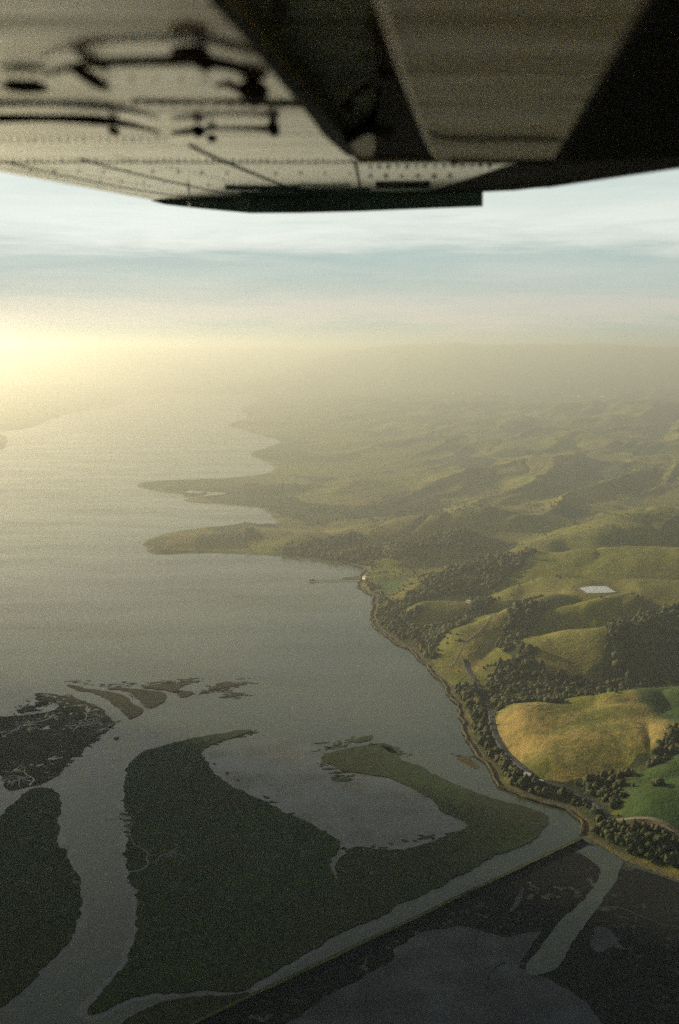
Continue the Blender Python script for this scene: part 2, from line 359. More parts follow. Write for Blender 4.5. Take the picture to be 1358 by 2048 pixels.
def terrain(x, y, lod=True):
    x = np.asarray(x, float); y = np.asarray(y, float)
    s = np.maximum(sdf(x, y, main_poly), sdf(x, y, left_poly))
    sl_ = sdf(x, y, left_poly) > 0
    d = np.hypot(x, y)
    wx = (fbm(x / 420, y / 420, 31, 3) - 0.5) * 260; wy = (fbm(x / 420 + 40, y / 420, 37, 3) - 0.5) * 260
    u = (x + wx) * 0.866 - (y + wy) * 0.5; v = (x + wx) * 0.5 + (y + wy) * 0.866     # across and along the spurs
    rid = 1 - np.abs(2 * vnoise(u / 300, v / 1100, 41) - 1); rid2 = 1 - np.abs(2 * vnoise(u / 135 + 9, v / 420, 43) - 1)
    roll = fbm(x / 900, y / 900, 51, 4)
    inland = 1 - np.exp(-np.maximum(s, 0) / 900)
    proc = inland * (92 * rid ** 1.2 * (0.3 + roll) + 42 * rid2 * (0.3 + roll) + 120 * roll * sstep(300, 4000, s) + 8)
    far = sstep(2500, 3300, y)
    near = feat_h(x, y, FEAT, 1)
    # low coastal shelf of the two points
    h = near * (1 - far) + (proc * sstep(60, 900, s) + near * 0.7) * far
    h += (1 - far) * inland * 30 * sstep(150, 700, s)
    h += (fbm(x / 70, y / 70, 61, 4) - 0.5) * (3.5 + 5.0 * inland) * sstep(5, 60, s)
    gully = np.abs(2 * vnoise(u / 62 + wx / 200, v / 190, 71) - 1)
    h -= (1 - gully) ** 2 * 8.0 * sstep(14, 50, h) * (0.5 + roll)
    h = np.where(sl_, feat_h(x, y, LFEAT) * sstep(0, 1300, s) + 30 * inland * fbm(x / 500, y / 500, 81, 4), h)
    # far ranges behind the bay
    rr = fbm(np.arctan2(x, y) * 9, d / 9000, 91, 5) - 0.5
    rg1 = (1 - sstep(0, 1, np.abs(d - 13600 - 1200 * rr) / 1900)); rg2 = (1 - sstep(0, 1, np.abs(d - 20000) / 2600))
    ax_ = np.arctan2(x, y)
    rel = fbm(x / 1500, y / 1500, 95, 5); relr = 1 - np.abs(2 * vnoise(x / 1700 + rel, y / 2600, 97) - 1)
    e1 = np.interp(ax_, R(np.array([-35, -9, -6, -1, 2, 5.5, 9, 13, 17, 35])), [60, 120, 260, 505, 540, 585, 570, 560, 530, 525]) + rr * 40 + (fbm(ax_ * 40, d / 30000, 93, 4) - 0.5) * 60
    h = np.maximum(h, rg1 * sstep(0, 2500, s + 700) * e1 * (0.55 + 0.45 * sstep(0, 0.5, rg1) + (1 - rg1) * 0.5 * (relr - 0.5)))
    h = np.minimum(np.maximum(h, rg2 * (535 + 90 * rr)), 594)
    s = np.where(d > 12500, np.maximum(s, (d - 13000) * 1.0), s)
    # reservoir pad
    k = 1 - sstep(38, 75, np.hypot(x - PLAT[0], y - PLAT[1])); h = h * (1 - k) + 67.0 * k
    shore = np.where(s > 0, 1.0 + 3.5 * sstep(0, 22, s), np.maximum(s * 0.25, -4))
    return np.where(s > 0, shore + h * sstep(4, 70, s), shore), s

def hit(px, py):
    """where the sight line through a photograph pixel meets the land"""
    d_ = ray(px, py); t = np.exp(np.linspace(math.log(900), math.log(26000), 1500)); P = d_[None] * t[:, None]
    z, _ = terrain(P[:, 0], P[:, 1]); k = np.argmax(P[:, 2] + H < z); return np.array([P[k, 0], P[k, 1]]), float(z[k])
def build_hills():
    nr, na = 900, 620
    r = 900 * np.exp(np.linspace(0, math.log(24000 / 900), nr)); a = R(np.linspace(-30, 34, na))
    rr, aa = np.meshgrid(r, a, indexing='ij'); x = (rr * np.sin(aa)).ravel(); y = (rr * np.cos(aa)).ravel()
    z = np.empty_like(x); s = np.empty_like(x)
    for i in range(0, len(x), 60000):
        z[i:i + 60000], s[i:i + 60000] = terrain(x[i:i + 60000], y[i:i + 60000])
    gz = z.reshape(nr, na)
    idx = np.arange(nr * na).reshape(nr, na)
    f = np.stack([idx[:-1, :-1], idx[:-1, 1:], idx[1:, 1:], idx[1:, :-1]], -1).reshape(-1, 4)
    f = f[:, ::-1]
    keep = z[f].max(1) > -1.5; f = f[keep]
    used = np.unique(f); mp = np.full(len(x), -1); mp[used] = np.arange(len(used)); f = mp[f]
    x, y, z, s = x[used], y[used], z[used], s[used]
    wood, gold, green = masks(x, y, z, s)
    bluff = (1 - sstep(3, 9, s)) * sstep(-3, 0.5, s)
    return link_mesh('hills', np.stack([x, y, z], 1), f, M['hills'], attrs=dict(wood=wood, gold=gold, green=green, bluff=bluff * 0.8), smooth=True, kind='structure')

def polyg(px, z=0): return G(px, z)
WOODS = [
 ([(722,1150),(750,1160),(800,1175),(860,1170),(960,1140),(1030,1145),(1080,1165),(990,1190),(960,1196),(830,1200),(822,1222),(880,1226),(960,1215),(1000,1215),(940,1262),(868,1292),(868,1318),(900,1345),(960,1360),(1010,1400),(960,1420),(905,1385),(860,1340),(780,1275),(748,1245),(750,1200)], 14),
 ([(1040,1222),(1066,1240),(1066,1262),(1100,1262),(1060,1290),(1030,1312),(1080,1345),(1140,1362),(1200,1345),(1225,1305),(1260,1310),(1420,1280),(1420,1368),(1300,1380),(1200,1394),(1140,1418),(1110,1432),(1060,1412),(1000,1425),(985,1438),(940,1440),(925,1400),(905,1350),(980,1345),(1010,1330),(985,1300),(1010,1262)], 14),
 ([(938,1440),(985,1430),(982,1480),(1005,1515),(1042,1545),(1075,1568),(1150,1572),(1235,1568),(1300,1550),(1420,1510),(1420,1530),(1300,1575),(1250,1600),(1300,1605),(1230,1625),(1220,1650),(1160,1670),(1150,1628),(1090,1602),(1005,1568),(985,1537),(948,1502)], 5),
 ([(1165,1650),(1230,1640),(1310,1672),(1420,1705),(1420,1775),(1310,1738),(1250,1718),(1200,1690)], 5),
 ([(560,1100),(700,1080),(760,1100),(740,1128),(600,1112)], 10), ([(290,1086),(330,1072),(340,1090),(310,1104)], 8), ([(330,1100),(600,1106),(600,1114),(320,1108)], 5),
]
CLEAR = [([(742,1150),(850,1140),(960,1118),(1000,1112),(900,1150),(858,1166),(790,1190),(765,1180)], 24), ([(822,1220),(850,1207),(890,1200),(945,1202),(940,1214),(880,1224),(840,1232)], 30),
         ([(1062,1256),(1066,1246),(1110,1230),(1190,1212),(1190,1222),(1110,1244),(1075,1262)], 50), ([(865,1300),(950,1250),(1038,1212),(1030,1245),(985,1290),(975,1330),(930,1340),(890,1325)], 34),
         ([(985,1190),(1060,1160),(1080,1165),(1010,1198)], 45)]
GREEN = [([(1260,1385),(1358,1370),(1500,1330),(1500,1480),(1358,1462),(1300,1435)], 40), ([(1235,1560),(1500,1480),(1500,1720),(1358,1672),(1230,1640)], 18),
         ([(740,1150),(850,1150),(780,1188)], 12)]
GOLD = [([(985,1430),(1060,1405),(1130,1440),(1210,1425),(1300,1420),(1420,1450),(1420,1520),(1230,1570),(1080,1572),(1000,1500)], 22),
        ([(870,1300),(1035,1210),(1035,1262),(960,1292)], 45), ([(1035,1305),(1110,1270),(1220,1262),(1190,1345),(1120,1345)], 45),
        ([(780,1185),(860,1160),(850,1175),(800,1190)], 20), ([(830,1222),(940,1203),(940,1215),(860,1228)], 28)]
def masks(x, y, z, s):
    wood = np.zeros(x.shape); gold = wood.copy(); green = wood.copy()
    wob = (fbm(x / 45, y / 45, 101, 4) - 0.5)
    for poly, hz in WOODS:
        g = polyg(poly, hz); b = (x > g[:, 0].min() - 80) & (x < g[:, 0].max() + 80) & (y > g[:, 1].min() - 80) & (y < g[:, 1].max() + 80)
        if b.any():
            d = sdf(x[b], y[b], g) + wob[b] * 60
            wood[b] = np.maximum(wood[b], sstep(-8, 10, d))
    for L, arr, lev in ((GREEN, green, 1.0), (GOLD, gold, 1.0)):
        for i, (poly, hz) in enumerate(L):
            g = polyg(poly, hz); b = (x > g[:, 0].min() - 80) & (x < g[:, 0].max() + 80) & (y > g[:, 1].min() - 80) & (y < g[:, 1].max() + 80)
            if b.any():
                d = sdf(x[b], y[b], g) + wob[b] * 24
                arr[b] = np.maximum(arr[b], sstep(-12, 12, d) * (1.0 if (i == 0 or arr is green) else 0.55))
    # scattered thickets further off, mostly in low wet places
    wn_ = fbm(x / 260, y / 420, 111, 5); midd = sstep(2350, 2800, y)
    wood = np.maximum(wood, midd * sstep(0.50, 0.60, wn_ - z / 1500) * 0.9)
    gold = np.maximum(gold, 0.4 * midd * sstep(0.5, 0.65, fbm(x / 500, y / 500, 121, 3)))
    for poly, hz in CLEAR:
        g = polyg(poly, hz); b = (x > g[:, 0].min() - 60) & (x < g[:, 0].max() + 60) & (y > g[:, 1].min() - 60) & (y < g[:, 1].max() + 60)
        if b.any(): wood[b] *= 1 - sstep(-8, 8, sdf(x[b], y[b], g) + wob[b] * 24)
    wood *= (s > 3)
    wood *= sstep(34, 44, np.hypot(x - PLAT[0], y - PLAT[1]))
    return wood, gold, green
hills = build_hills()

# the bay
wv = [(-25000, -3500, 0), (30000, -3500, 0), (30000, 26500, 0), (-25000, 26500, 0)]
link_mesh('water', wv, [(0, 1, 2, 3)], M['water'], kind='structure')

# ------------------------------------------------------------------ marshes and mud
def island(name, px, mat, top=0.75, step=2.5, amp=9, seed=1, sm=2, pools=0.0, slope=0.5):
    o = rough_outline(chaikin(G(px), sm), step, amp * 1.5, seed)
    if top > 0.6:
        c = np.roll(o, -3, 0) - np.roll(o, 3, 0); nr_ = np.stack([c[:, 1], -c[:, 0]], 1); nr_ /= np.linalg.norm(nr_, axis=1)[:, None] + 1e-9
        ar = np.sum(o[:, 0] * np.roll(o[:, 1], -1) - np.roll(o[:, 0], -1) * o[:, 1])
        wd = np.clip((fbm(o[:, 0] / 60, o[:, 1] / 60, seed + 21, 4, 0.6) - 0.36) * 26, 0.2, 9)[:, None]
        slab('mud_margin', (o + nr_ * wd * (1 if ar > 0 else -1))[::2], 0.02, -0.3, M['mud'], slope=1)
    return slab(name, o, top, -0.4, mat, pools=pools, slope=slope)
central = [(250,1545),(262,1520),(290,1500),(330,1487),(400,1475),(440,1467),(500,1461),(504,1465),(470,1474),(430,1484),(407,1497),(403,1512),(418,1535),(445,1560),
 (470,1577),(540,1610),(600,1638),(650,1668),(688,1690),(668,1703),(655,1722),(661,1758),(667,1757),(668,1728),(678,1711),(706,1694),(740,1700),(800,1705),(850,1690),
 (905,1668),(943,1652),(915,1636),(880,1615),(850,1592),(825,1572),(780,1555),(740,1550),(690,1545),(672,1536),(655,1529),(632,1518),(650,1505),(690,1495),(740,1490),
 (765,1492),(800,1512),(803,1522),(850,1540),(900,1562),(960,1590),(1040,1610),(1090,1628),(1096,1642),(1078,1672),(1030,1698),(960,1730),(900,1765),(830,1800),(750,1843),
 (680,1870),(620,1898),(560,1940),(500,1974),(470,1983),(400,1980),(330,1984),(250,2000),(190,2026),(168,2026),(175,2010),(210,1970),(250,1930),(275,1885),(283,1830),
 (275,1780),(258,1740),(250,1700),(256,1650),(247,1600)]
island('marsh', central, M['marsh'], seed=11, pools=0.12, sm=2, amp=8)
island('marsh', [(-60,1700),(0,1640),(22,1605),(48,1582),(80,1572),(108,1580),(119,1602),(118,1640),(123,1690),(145,1738),(163,1785),(168,1820),(148,1870),(125,1905),(70,1955),(-10,2025),(-200,2200),(-320,2100)], M['marsh'], seed=21, pools=0.35)
island('marsh', [(-200,1440),(-40,1438),(50,1430),(100,1425),(130,1412),(100,1396),(70,1388),(72,1384),(120,1390),(165,1400),(200,1420),(229,1446),(200,1475),(155,1503),(128,1530),(104,1564),(50,1576),(15,1580),(9,1555),(-30,1530),(-200,1540)], M['marsh_brown'], seed=31, pools=1.0)
island('marsh', [(128,1368),(150,1371),(175,1378),(212,1382),(244,1388),(262,1400),(291,1420),(262,1440),(252,1438),(240,1415),(215,1395),(180,1384),(150,1380)], M['marsh_brown'], seed=41, pools=0.4, amp=6)
island('marsh', [(210,1379),(252,1380),(274,1395),(298,1421),(325,1408),(336,1394),(332,1386),(318,1383),(296,1380),(262,1377),(230,1374)], M['marsh_brown'], seed=51, pools=0.4, amp=6)
island('marsh', [(280,1374),(310,1371),(345,1368),(386,1361),(388,1366),(360,1374),(344,1386),(330,1381),(300,1378)], M['marsh_brown'], seed=61, amp=10)
island('marsh', [(366,1384),(388,1383),(386,1392),(366,1398),(358,1390)], M['marsh_brown'], seed=63, amp=8)
island('marsh', [(424,1376),(440,1364),(470,1366),(496,1368),(460,1372),(436,1380),(424,1384)], M['marsh_brown'], seed=65, amp=12)
island('marsh', [(430,1390),(460,1390),(494,1387),(470,1394),(440,1396)], M['marsh_brown'], seed=67, amp=12)
island('marsh', [(28,1424),(40,1416),(70,1412),(60,1424)], M['marsh_brown'], seed=68, amp=14, top=0.4)
island('marsh', [(74,1394),(95,1392),(150,1404),(120,1408),(80,1402)], M['marsh_brown'], seed=69, amp=14, top=0.4)
island('marsh', [(700,1478),(722,1472),(750,1474),(735,1482),(706,1486)], M['marsh'], seed=71, amp=10)
island('marsh', [(752,1489),(775,1487),(800,1500),(805,1512),(780,1506)], M['marsh'], seed=73, amp=6)
island('marsh', [(912,1516),(925,1510),(950,1522),(961,1534),(948,1538),(930,1526)], M['bank'], seed=75, amp=5, top=0.4)
island('marsh', [(664,1556),(700,1558),(690,1563),(668,1562)], M['marsh'], seed=76, amp=8, top=0.4)
island('marsh', [(227,1475),(240,1474),(238,1480),(229,1480)], M['marsh'], seed=77, amp=2, top=0.4)
island('marsh', [(224,2060),(280,2018),(330,2002),(400,1996),(470,1994),(500,1986),(430,2026),(395,2050),(340,2085),(200,2120)], M['marsh'], seed=78, amp=6)
def islets(lines, seed=5):
    r_ = random.Random(seed); V, F = [], []
    for (x0, y0, x1, y1, n, sp_) in lines:
        for _ in range(n):
            t = r_.random(); c = at(x0 + (x1 - x0) * t + r_.gauss(0, sp_), y0 + (y1 - y0) * t + r_.gauss(0, sp_ * 0.35)); k = r_.randint(6, 9); b0 = len(V); sz = r_.uniform(0.8, 4.5) * r_.random() + 0.8; el_ = r_.uniform(1, 2.4)
            for zz, g_ in ((0.35, 1.0), (-0.3, 1.2)):
                for q in range(k): a = q * 6.283 / k; w_ = sz * g_ * (0.7 + 0.5 * math.sin(a * 2 + b0)); V.append((c[0] + math.cos(a) * w_ * el_, c[1] + math.sin(a) * w_, zz))
            F.append(tuple(b0 + q for q in range(k)))
            for q in range(k): F.append((b0 + q, b0 + k + q, b0 + k + (q + 1) % k, b0 + (q + 1) % k))
    link_mesh('marsh_tussocks', V, F, M['marsh_brown'], kind='stuff')
islets([(20,1430,110,1400,50,10),(40,1415,150,1395,40,10),(130,1366,300,1372,40,8),(300,1368,400,1360,60,8),(400,1384,500,1364,70,10),(420,1376,495,1392,40,8),(400,1490,510,1464,60,6),(640,1500,720,1478,50,10),(640,1525,700,1560,30,8),(740,1486,810,1510,30,6),
        (405,1515,690,1695,16,2),(700,1702,940,1660,24,6),(960,1515,910,1512,14,6),(250,1600,285,1860,40,2),(235,1440,120,1540,40,3)])
# mudflat in the bay of the central marsh and the sheltered water round the islands
island('mudflat', [(404,1508),(440,1484),(560,1478),(650,1500),(700,1530),(800,1550),(880,1600),(950,1650),(850,1700),(760,1712),(680,1700),(600,1645),(470,1585),(410,1540)], M['mud'], top=0.012, step=12, amp=10, seed=81, slope=3)
island('mudflat', [(20,1436),(60,1418),(40,1404),(100,1396),(150,1410),(120,1430),(60,1436)], M['mud'], top=0.012, step=12, amp=20, seed=83, slope=3)
# south of the levee
LV0, LV1 = np.array(at(1158, 1684)), np.array(at(395, 2050)); LD = (LV1 - LV0) / np.linalg.norm(LV1 - LV0); LN = np.array([-LD[1], LD[0]])
if LN[1] > 0: LN = -LN                                                   # towards the camera side
L_END = LV1 + LD * 260
edge = [tuple(LV0 + LN * 6 - LD * 2), tuple(L_END + LN * 6)]
sm_poly = np.vstack([edge, [(-330, 400), (700, 330), (2400, 700)], G([(1700,1880),(1358,1768),(1310,1750),(1255,1732),(1200,1702),(1175,1692)])])
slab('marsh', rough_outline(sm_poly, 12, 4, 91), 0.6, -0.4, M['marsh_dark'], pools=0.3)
def sheet(name, px, z, mat, amp=8, seed=1, step=4):
    o = rough_outline(chaikin(G(px), 2), step, amp, seed)
    return slab(name, o, z, z - 0.3, mat, slope=0.05)
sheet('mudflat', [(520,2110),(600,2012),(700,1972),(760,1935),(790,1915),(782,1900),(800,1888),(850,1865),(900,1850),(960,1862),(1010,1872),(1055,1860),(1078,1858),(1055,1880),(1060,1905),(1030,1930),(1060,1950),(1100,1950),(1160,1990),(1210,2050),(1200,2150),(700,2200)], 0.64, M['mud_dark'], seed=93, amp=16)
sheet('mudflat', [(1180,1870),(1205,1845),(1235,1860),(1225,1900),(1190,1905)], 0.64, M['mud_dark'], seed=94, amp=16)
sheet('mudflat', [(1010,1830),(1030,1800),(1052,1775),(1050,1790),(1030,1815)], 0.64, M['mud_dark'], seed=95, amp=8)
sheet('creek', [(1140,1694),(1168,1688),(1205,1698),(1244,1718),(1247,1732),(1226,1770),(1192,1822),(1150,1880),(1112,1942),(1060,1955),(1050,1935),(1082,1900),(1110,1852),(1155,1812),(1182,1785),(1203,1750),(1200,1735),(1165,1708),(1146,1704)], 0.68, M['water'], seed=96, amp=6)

def creeks(starts, mat, z, name='creek'):
    V, F = [], []; r_ = random.Random(5)
    def walk(p, a, w, n, depth):
        pts = []; q = np.array(p, float)
        for i in range(n): pts.append(q.copy()); a += r_.uniform(-0.55, 0.55); q = q + np.array([math.cos(a), math.sin(a)]) * 6.0
        pts = chaikin(np.array(pts), 1, closed=False); t = np.gradient(pts, axis=0); t /= np.linalg.norm(t, axis=1)[:, None] + 1e-9; nn = np.stack([-t[:, 1], t[:, 0]], 1)
        b0 = len(V); m = len(pts)
        for i in range(m):
            ww = w * (1 - i / m) + 0.25; 
            for sg in (-1, 1): e_ = pts[i] + nn[i] * ww * sg; V.append((e_[0], e_[1], z))
        for i in range(m - 1): c = b0 + i * 2; F.append((c, c + 1, c + 3, c + 2)[::-1])
        if depth:
            for _ in range(3): k = r_.randrange(m // 5, m - 2); walk(pts[k], a + r_.choice((-1, 1)) * r_.uniform(0.6, 1.2), w * 0.55, max(5, n // 2), depth - 1)
    for px, py, deg, w, n in starts: walk(at(px, py), R(deg), w, n, 2)
    return link_mesh(name, V, F, mat, kind='structure')
creeks([(258,1745,10,0.7,18)], M['creek_mud'], 0.765)
creeks([(200,1420,-170,1.2,14),(60,1572,80,1.1,12),(110,1430,-90,1.4,12),(225,1450,200,1.0,9)], M['mud'], 0.765)
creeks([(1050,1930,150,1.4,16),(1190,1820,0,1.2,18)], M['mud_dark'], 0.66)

# ------------------------------------------------------------------ levee, shore bank, roads
def ribbon(name, path, prof, mat, kind='structure', ground=None, closed_ends=True):
    """sweep a cross profile [(offset, height)] along a ground path"""
    p = np.asarray(path, float); t = np.gradient(p, axis=0); t /= np.linalg.norm(t, axis=1)[:, None] + 1e-9; n = np.stack([t[:, 1], -t[:, 0]], 1)
    V = []; k = len(prof)
    for i in range(len(p)):
        for o_, h_ in prof:
            q = p[i] + n[i] * o_; z0 = ground(q) if ground else 0.0
            V.append((q[0], q[1], z0 + h_))
    F = []
    for i in range(len(p) - 1):
        for j in range(k - 1):
            a = i * k + j; F.append((a, a + 1, a + k + 1, a + k))
    return link_mesh(name, V, F, mat, kind=kind)
def resample(p, step):
    p = np.asarray(p, float); out = []
    for a, b in zip(p[:-1], p[1:]):
        n = max(1, int(np.hypot(*(b - a)) / step))
        for k in range(n): out.append(a + (b - a) * k / n)
    out.append(p[-1]); return np.array(out)
lp = resample([LV0 - LD * 4, L_END], 4.0); wobble = (fbm(lp[:, 0] / 40, lp[:, 1] / 40, 7, 3) - 0.5)[:, None] * LN * 2.5
ribbon('levee', lp + wobble, [(-15.0, 0.4), (-9.0, 1.0), (-4, 1.8), (-1.6, 3.0), (1.4, 3.05), (4, 1.4), (7, -0.4)], M['marsh_dark'])  # camera-side slope widened and coloured dark to stand for its shadow
ribbon('levee_lit_top', lp + wobble, [(-1.5, 3.0), (-1.3, 3.12), (1.1, 3.15), (1.35, 3.0)], M['levee'])  # lighter grass strip paints in the sunlit top edge
def th(q):
    z, _ = terrain(np.array([q[0]]), np.array([q[1]])); return float(z[0])
def drape(name, px, width, mat, lift=0.35, hz=5, step=8):
    p = resample(chaikin(G(px, hz), 2, closed=False), step)
    t = np.gradient(p, axis=0); t /= np.linalg.norm(t, axis=1)[:, None] + 1e-9; n = np.stack([t[:, 1], -t[:, 0]], 1)
    offs = [-width / 2 - 1.5, -width / 2, width / 2, width / 2 + 1.5]
    Q = np.concatenate([p + n * o for o in offs]); z, _ = terrain(Q[:, 0], Q[:, 1]); m = len(p)
    z = z.reshape(4, m); zc = np.maximum(z[1], z[2]) + lift; V = []
    for i in range(m):
        for j, o in enumerate(offs):
            q = p[i] + n[i] * o; V.append((q[0], q[1], zc[i] if j in (1, 2) else min(z[j, i], zc[i]) - 0.6))
    F = [(i * 4 + j, i * 4 + j + 1, i * 4 + j + 5, i * 4 + j + 4) for i in range(m - 1) for j in range(3)]
    return link_mesh(name, V, F, mat, kind='structure')
sb = coast[(coast[:, 1] < 2560)]
ribbon('shore_bank', sb, [(-1.5, -0.5), (0.8, 1.4), (3.0, 2.6), (5.5, 2.7), (7.5, 1.6)] if False else [(1.0, -0.5), (-0.6, 1.4), (-1.6, 2.6), (-3.6, 2.9), (-5.0, 1.9)], M['bank'])
drape('road', [(930,1330),(960,1375),(975,1410),(984,1440),(986,1470),(1002,1500),(1030,1532),(1062,1562),(1100,1577),(1150,1588),(1195,1612),(1222,1646)], 7, M['asphalt'], hz=4)
drape('road', [(1218,1643),(1262,1657),(1315,1670),(1370,1695),(1450,1725)], 7, M['dirt'], lift=0.8, hz=6)
drape('track', [(868,1330),(900,1322),(925,1300),(960,1290),(990,1270)], 3, M['dirt'], hz=18, step=6, lift=0.15)
drape('track', [(760,1265),(790,1235),(820,1218)], 3, M['dirt'], hz=8, step=6, lift=0.15)

drape('track', [(850,1164),(920,1142),(1000,1119),(1100,1108),(1200,1112)], 3, M['dirt'], hz=70, step=10, lift=0.15)
# reservoir on the hill
def reservoir():
    c = PLAT; pts = [np.array(at(x, y, 72)) for x, y in ((1160, 1176), (1178, 1173), (1212, 1172.5), (1231, 1184), (1210, 1186), (1176, 1186))]
    o = np.array(pts)
    slab('reservoir_bank', c + (o - c) * 1.16, 71.9, 68, M['dirt'], slope=4)
    return slab('reservoir', o, 72.3, 71, res_mat, slope=0.1)
res_mat = mat_mud('reservoir_lining', (0.62, 0.62, 0.60), (0.50, 0.52, 0.52), 0.35)
lagoon_mat = mat_mud('pale_lagoon_mud', (0.42, 0.40, 0.33), (0.25, 0.24, 0.18), 0.5)
reservoir()
for i, (a, b, y) in enumerate([(804,812,780),(828,840,781),(862,878,785),(905,913,787),(957,970,788),(976,990,790),(1006,1028,790),(1120,1140,792),(1155,1174,793),(1202,1214,794)]):
    c0, zz = hit((a + b) / 2, y); hw = (b - a) / 2 / FP * c0[1]
    g = c0 + np.array([(-hw, -22), (hw * 0.9, -26), (hw, 18), (-hw * 0.8, 24)]); z, _ = terrain(g[:, 0], g[:, 1]); slab('pond', chaikin(g, 2), max(zz, float(z.max())) + 2.5, float(z.min()) - 6, res_mat, slope=2)
for q, sd in (([(374,978),(392,975),(410,980),(398,986),(384,984)], 97), ([(405,982),(430,979),(450,982),(448,987),(424,989),(412,991)], 98)):
    lag = G(q, 12); zz = float(terrain(lag[:, 0], lag[:, 1])[0].mean()) + 0.8
    slab('lagoon', rough_outline(chaikin(lag, 2), 8, 60, sd), zz, zz - 8, lagoon_mat, slope=3)

# ------------------------------------------------------------------ trees
def ico(sub, seed, squash=0.85, rough=0.22):
    bm = bmesh.new(); bmesh.ops.create_icosphere(bm, subdivisions=sub, radius=1.0); r_ = random.Random(seed)
    ph = [r_.uniform(0, 6.28) for _ in range(6)]
    for v in bm.verts:
        c = v.co; k = 1 + rough * (math.sin(3.1 * c.x + ph[0]) * math.sin(2.7 * c.y + ph[1]) + 0.7 * math.sin(5.3 * c.z + ph[2] + 2 * c.x)) + r_.uniform(-rough, rough) * 0.7
        v.co = Vector((c.x * k, c.y * k, c.z * k * squash))
    V = np.array([v.co[:] for v in bm.verts]); F = np.array([[v.index for v in f.verts] for f in bm.faces]); bm.free()
    return V, F
TPL = [ico(1, s, random.Random(s).uniform(0.7, 1.05), 0.28) for s in range(8)]
def clumps(name, pts, rad, mat, kind='stuff'):
    """many crowns as one mesh; pts (n,3) at crown centre, rad (n,)"""
    Vs, Fs, off = [], [], 0
    for t, (V, F) in enumerate(TPL):
        sel = np.arange(len(pts)) % 8 == t; P = pts[sel]; r_ = rad[sel]
        if not len(P): continue
        th_ = rng.uniform(0, 6.28, len(P)); c, s_ = np.cos(th_), np.sin(th_)
        X_ = V[None, :, 0] * c[:, None] - V[None, :, 1] * s_[:, None]; Y_ = V[None, :, 0] * s_[:, None] + V[None, :, 1] * c[:, None]
        W = np.stack([X_, Y_, np.repeat(V[None, :, 2], len(P), 0)], -1) * r_[:, None, None] + P[:, None, :]
        Vs.append(W.reshape(-1, 3)); Fs.append((F[None] + (np.arange(len(P)) * len(V))[:, None, None] + off).reshape(-1, 3)); off += len(P) * len(V)
    return link_mesh(name, np.vstack(Vs), np.vstack(Fs), mat, kind=kind)

def scatter(n, ang, rr):
    a = R(rng.uniform(ang[0], ang[1], n)); r_ = np.sqrt(rng.uniform(rr[0] ** 2, rr[1] ** 2, n)); return r_ * np.sin(a), r_ * np.cos(a)
road_g = [G([(930,1330),(960,1375),(975,1410),(984,1440),(986,1470),(1002,1500),(1030,1532),(1062,1562),(1100,1577),(1150,1588),(1195,1612),(1222,1646)], 4),
          G([(1218,1643),(1262,1657),(1315,1670),(1370,1695),(1450,1725)], 6)]
x, y = scatter(170000, (-5, 24), (1050, 3000)); z, s = terrain(x, y); w, g_, gr_ = masks(x, y, z, s)
rd = np.minimum(seg_dist(x, y, road_g[0], False), seg_dist(x, y, road_g[1], False))
keep = (s > 9) & (rd > 8) & (rng.random(len(x)) < w * np.where(y < 2500, 0.75, 0.3)) & (w > 0.3) & (fbm(x / 38, y / 38, 141, 3) > 0.33)
x, y, z, s = x[keep], y[keep], z[keep], s[keep]
rad = 1.5 + 3.6 * rng.random(len(x)) ** 1.5 + np.where(rng.random(len(x)) < 0.06, 2.2, 0.0)
print('trees', len(x))
d = np.hypot(x, y); order = np.argsort(d); near_i = order[:150]; rest = order[150:]
cr = np.stack([x, y, z + rad * 0.75], 1)
sel = np.digitize(rng.random(len(rest)) * 0.55 + fbm(x[rest] / 60, y[rest] / 60, 151, 3) * 0.6, [0.52, 0.72])
for k_, m_ in enumerate(('crown', 'crown_light', 'crown_olive')): clumps('woodland', cr[rest][sel == k_], rad[rest][sel == k_], M[m_])
# scrub scattered on the hillsides
x2, y2 = scatter(26000, (-5, 24), (1100, 4200)); z2, s2 = terrain(x2, y2); w2, g2, gr2 = masks(x2, y2, z2, s2)
k2 = (s2 > 9) & (fbm(x2 / 130, y2 / 130, 131, 4) + rng.random(len(x2)) * 0.25 + w2 * 0.3 > 0.80) & (g2 < 0.5) & (gr2 < 0.3)
r2 = rng.uniform(1.2, 3.2, len(x2)); P2 = np.stack([x2, y2, z2 + r2 * 0.5], 1)[k2]; print('scrub', len(P2))
clumps('scrub', P2, r2[k2], M['crown'])

def crown_mesh(seed, mat, name='crown'):
    r_ = random.Random(seed); V, F, off = [], [], 0
    for k in range(5):
        v, f = ico(2, seed * 13 + k, r_.uniform(0.7, 0.95), 0.2); rr_ = r_.uniform(0.42, 0.7)
        c = np.array([r_.uniform(-0.5, 0.5), r_.uniform(-0.5, 0.5), r_.uniform(-0.25, 0.45)]) if k else np.array([0, 0, 0.1])
        V.append(v * rr_ + c); F.append(f + off); off += len(v)
    # loose leaf clumps that break the outline
    L = []; LF = []
    for k in range(90):
        a, b = r_.uniform(0, 6.28), r_.uniform(-0.5, 1.4); q = np.array([math.cos(a) * math.cos(b), math.sin(a) * math.cos(b), math.sin(b) * 0.8]) * r_.uniform(0.75, 1.12)
        t = np.array([r_.uniform(-1, 1) for _ in range(9)]).reshape(3, 3) * 0.14; L.append(q + t); LF.append([off, off + 1, off + 2]); off += 3
    V = np.vstack(V + L); F = np.vstack([np.vstack(F), np.array(LF)])
    me = bpy.data.meshes.new(name); me.from_pydata(V.tolist(), [], F.tolist()); me.materials.append(mat); me.update(); return me
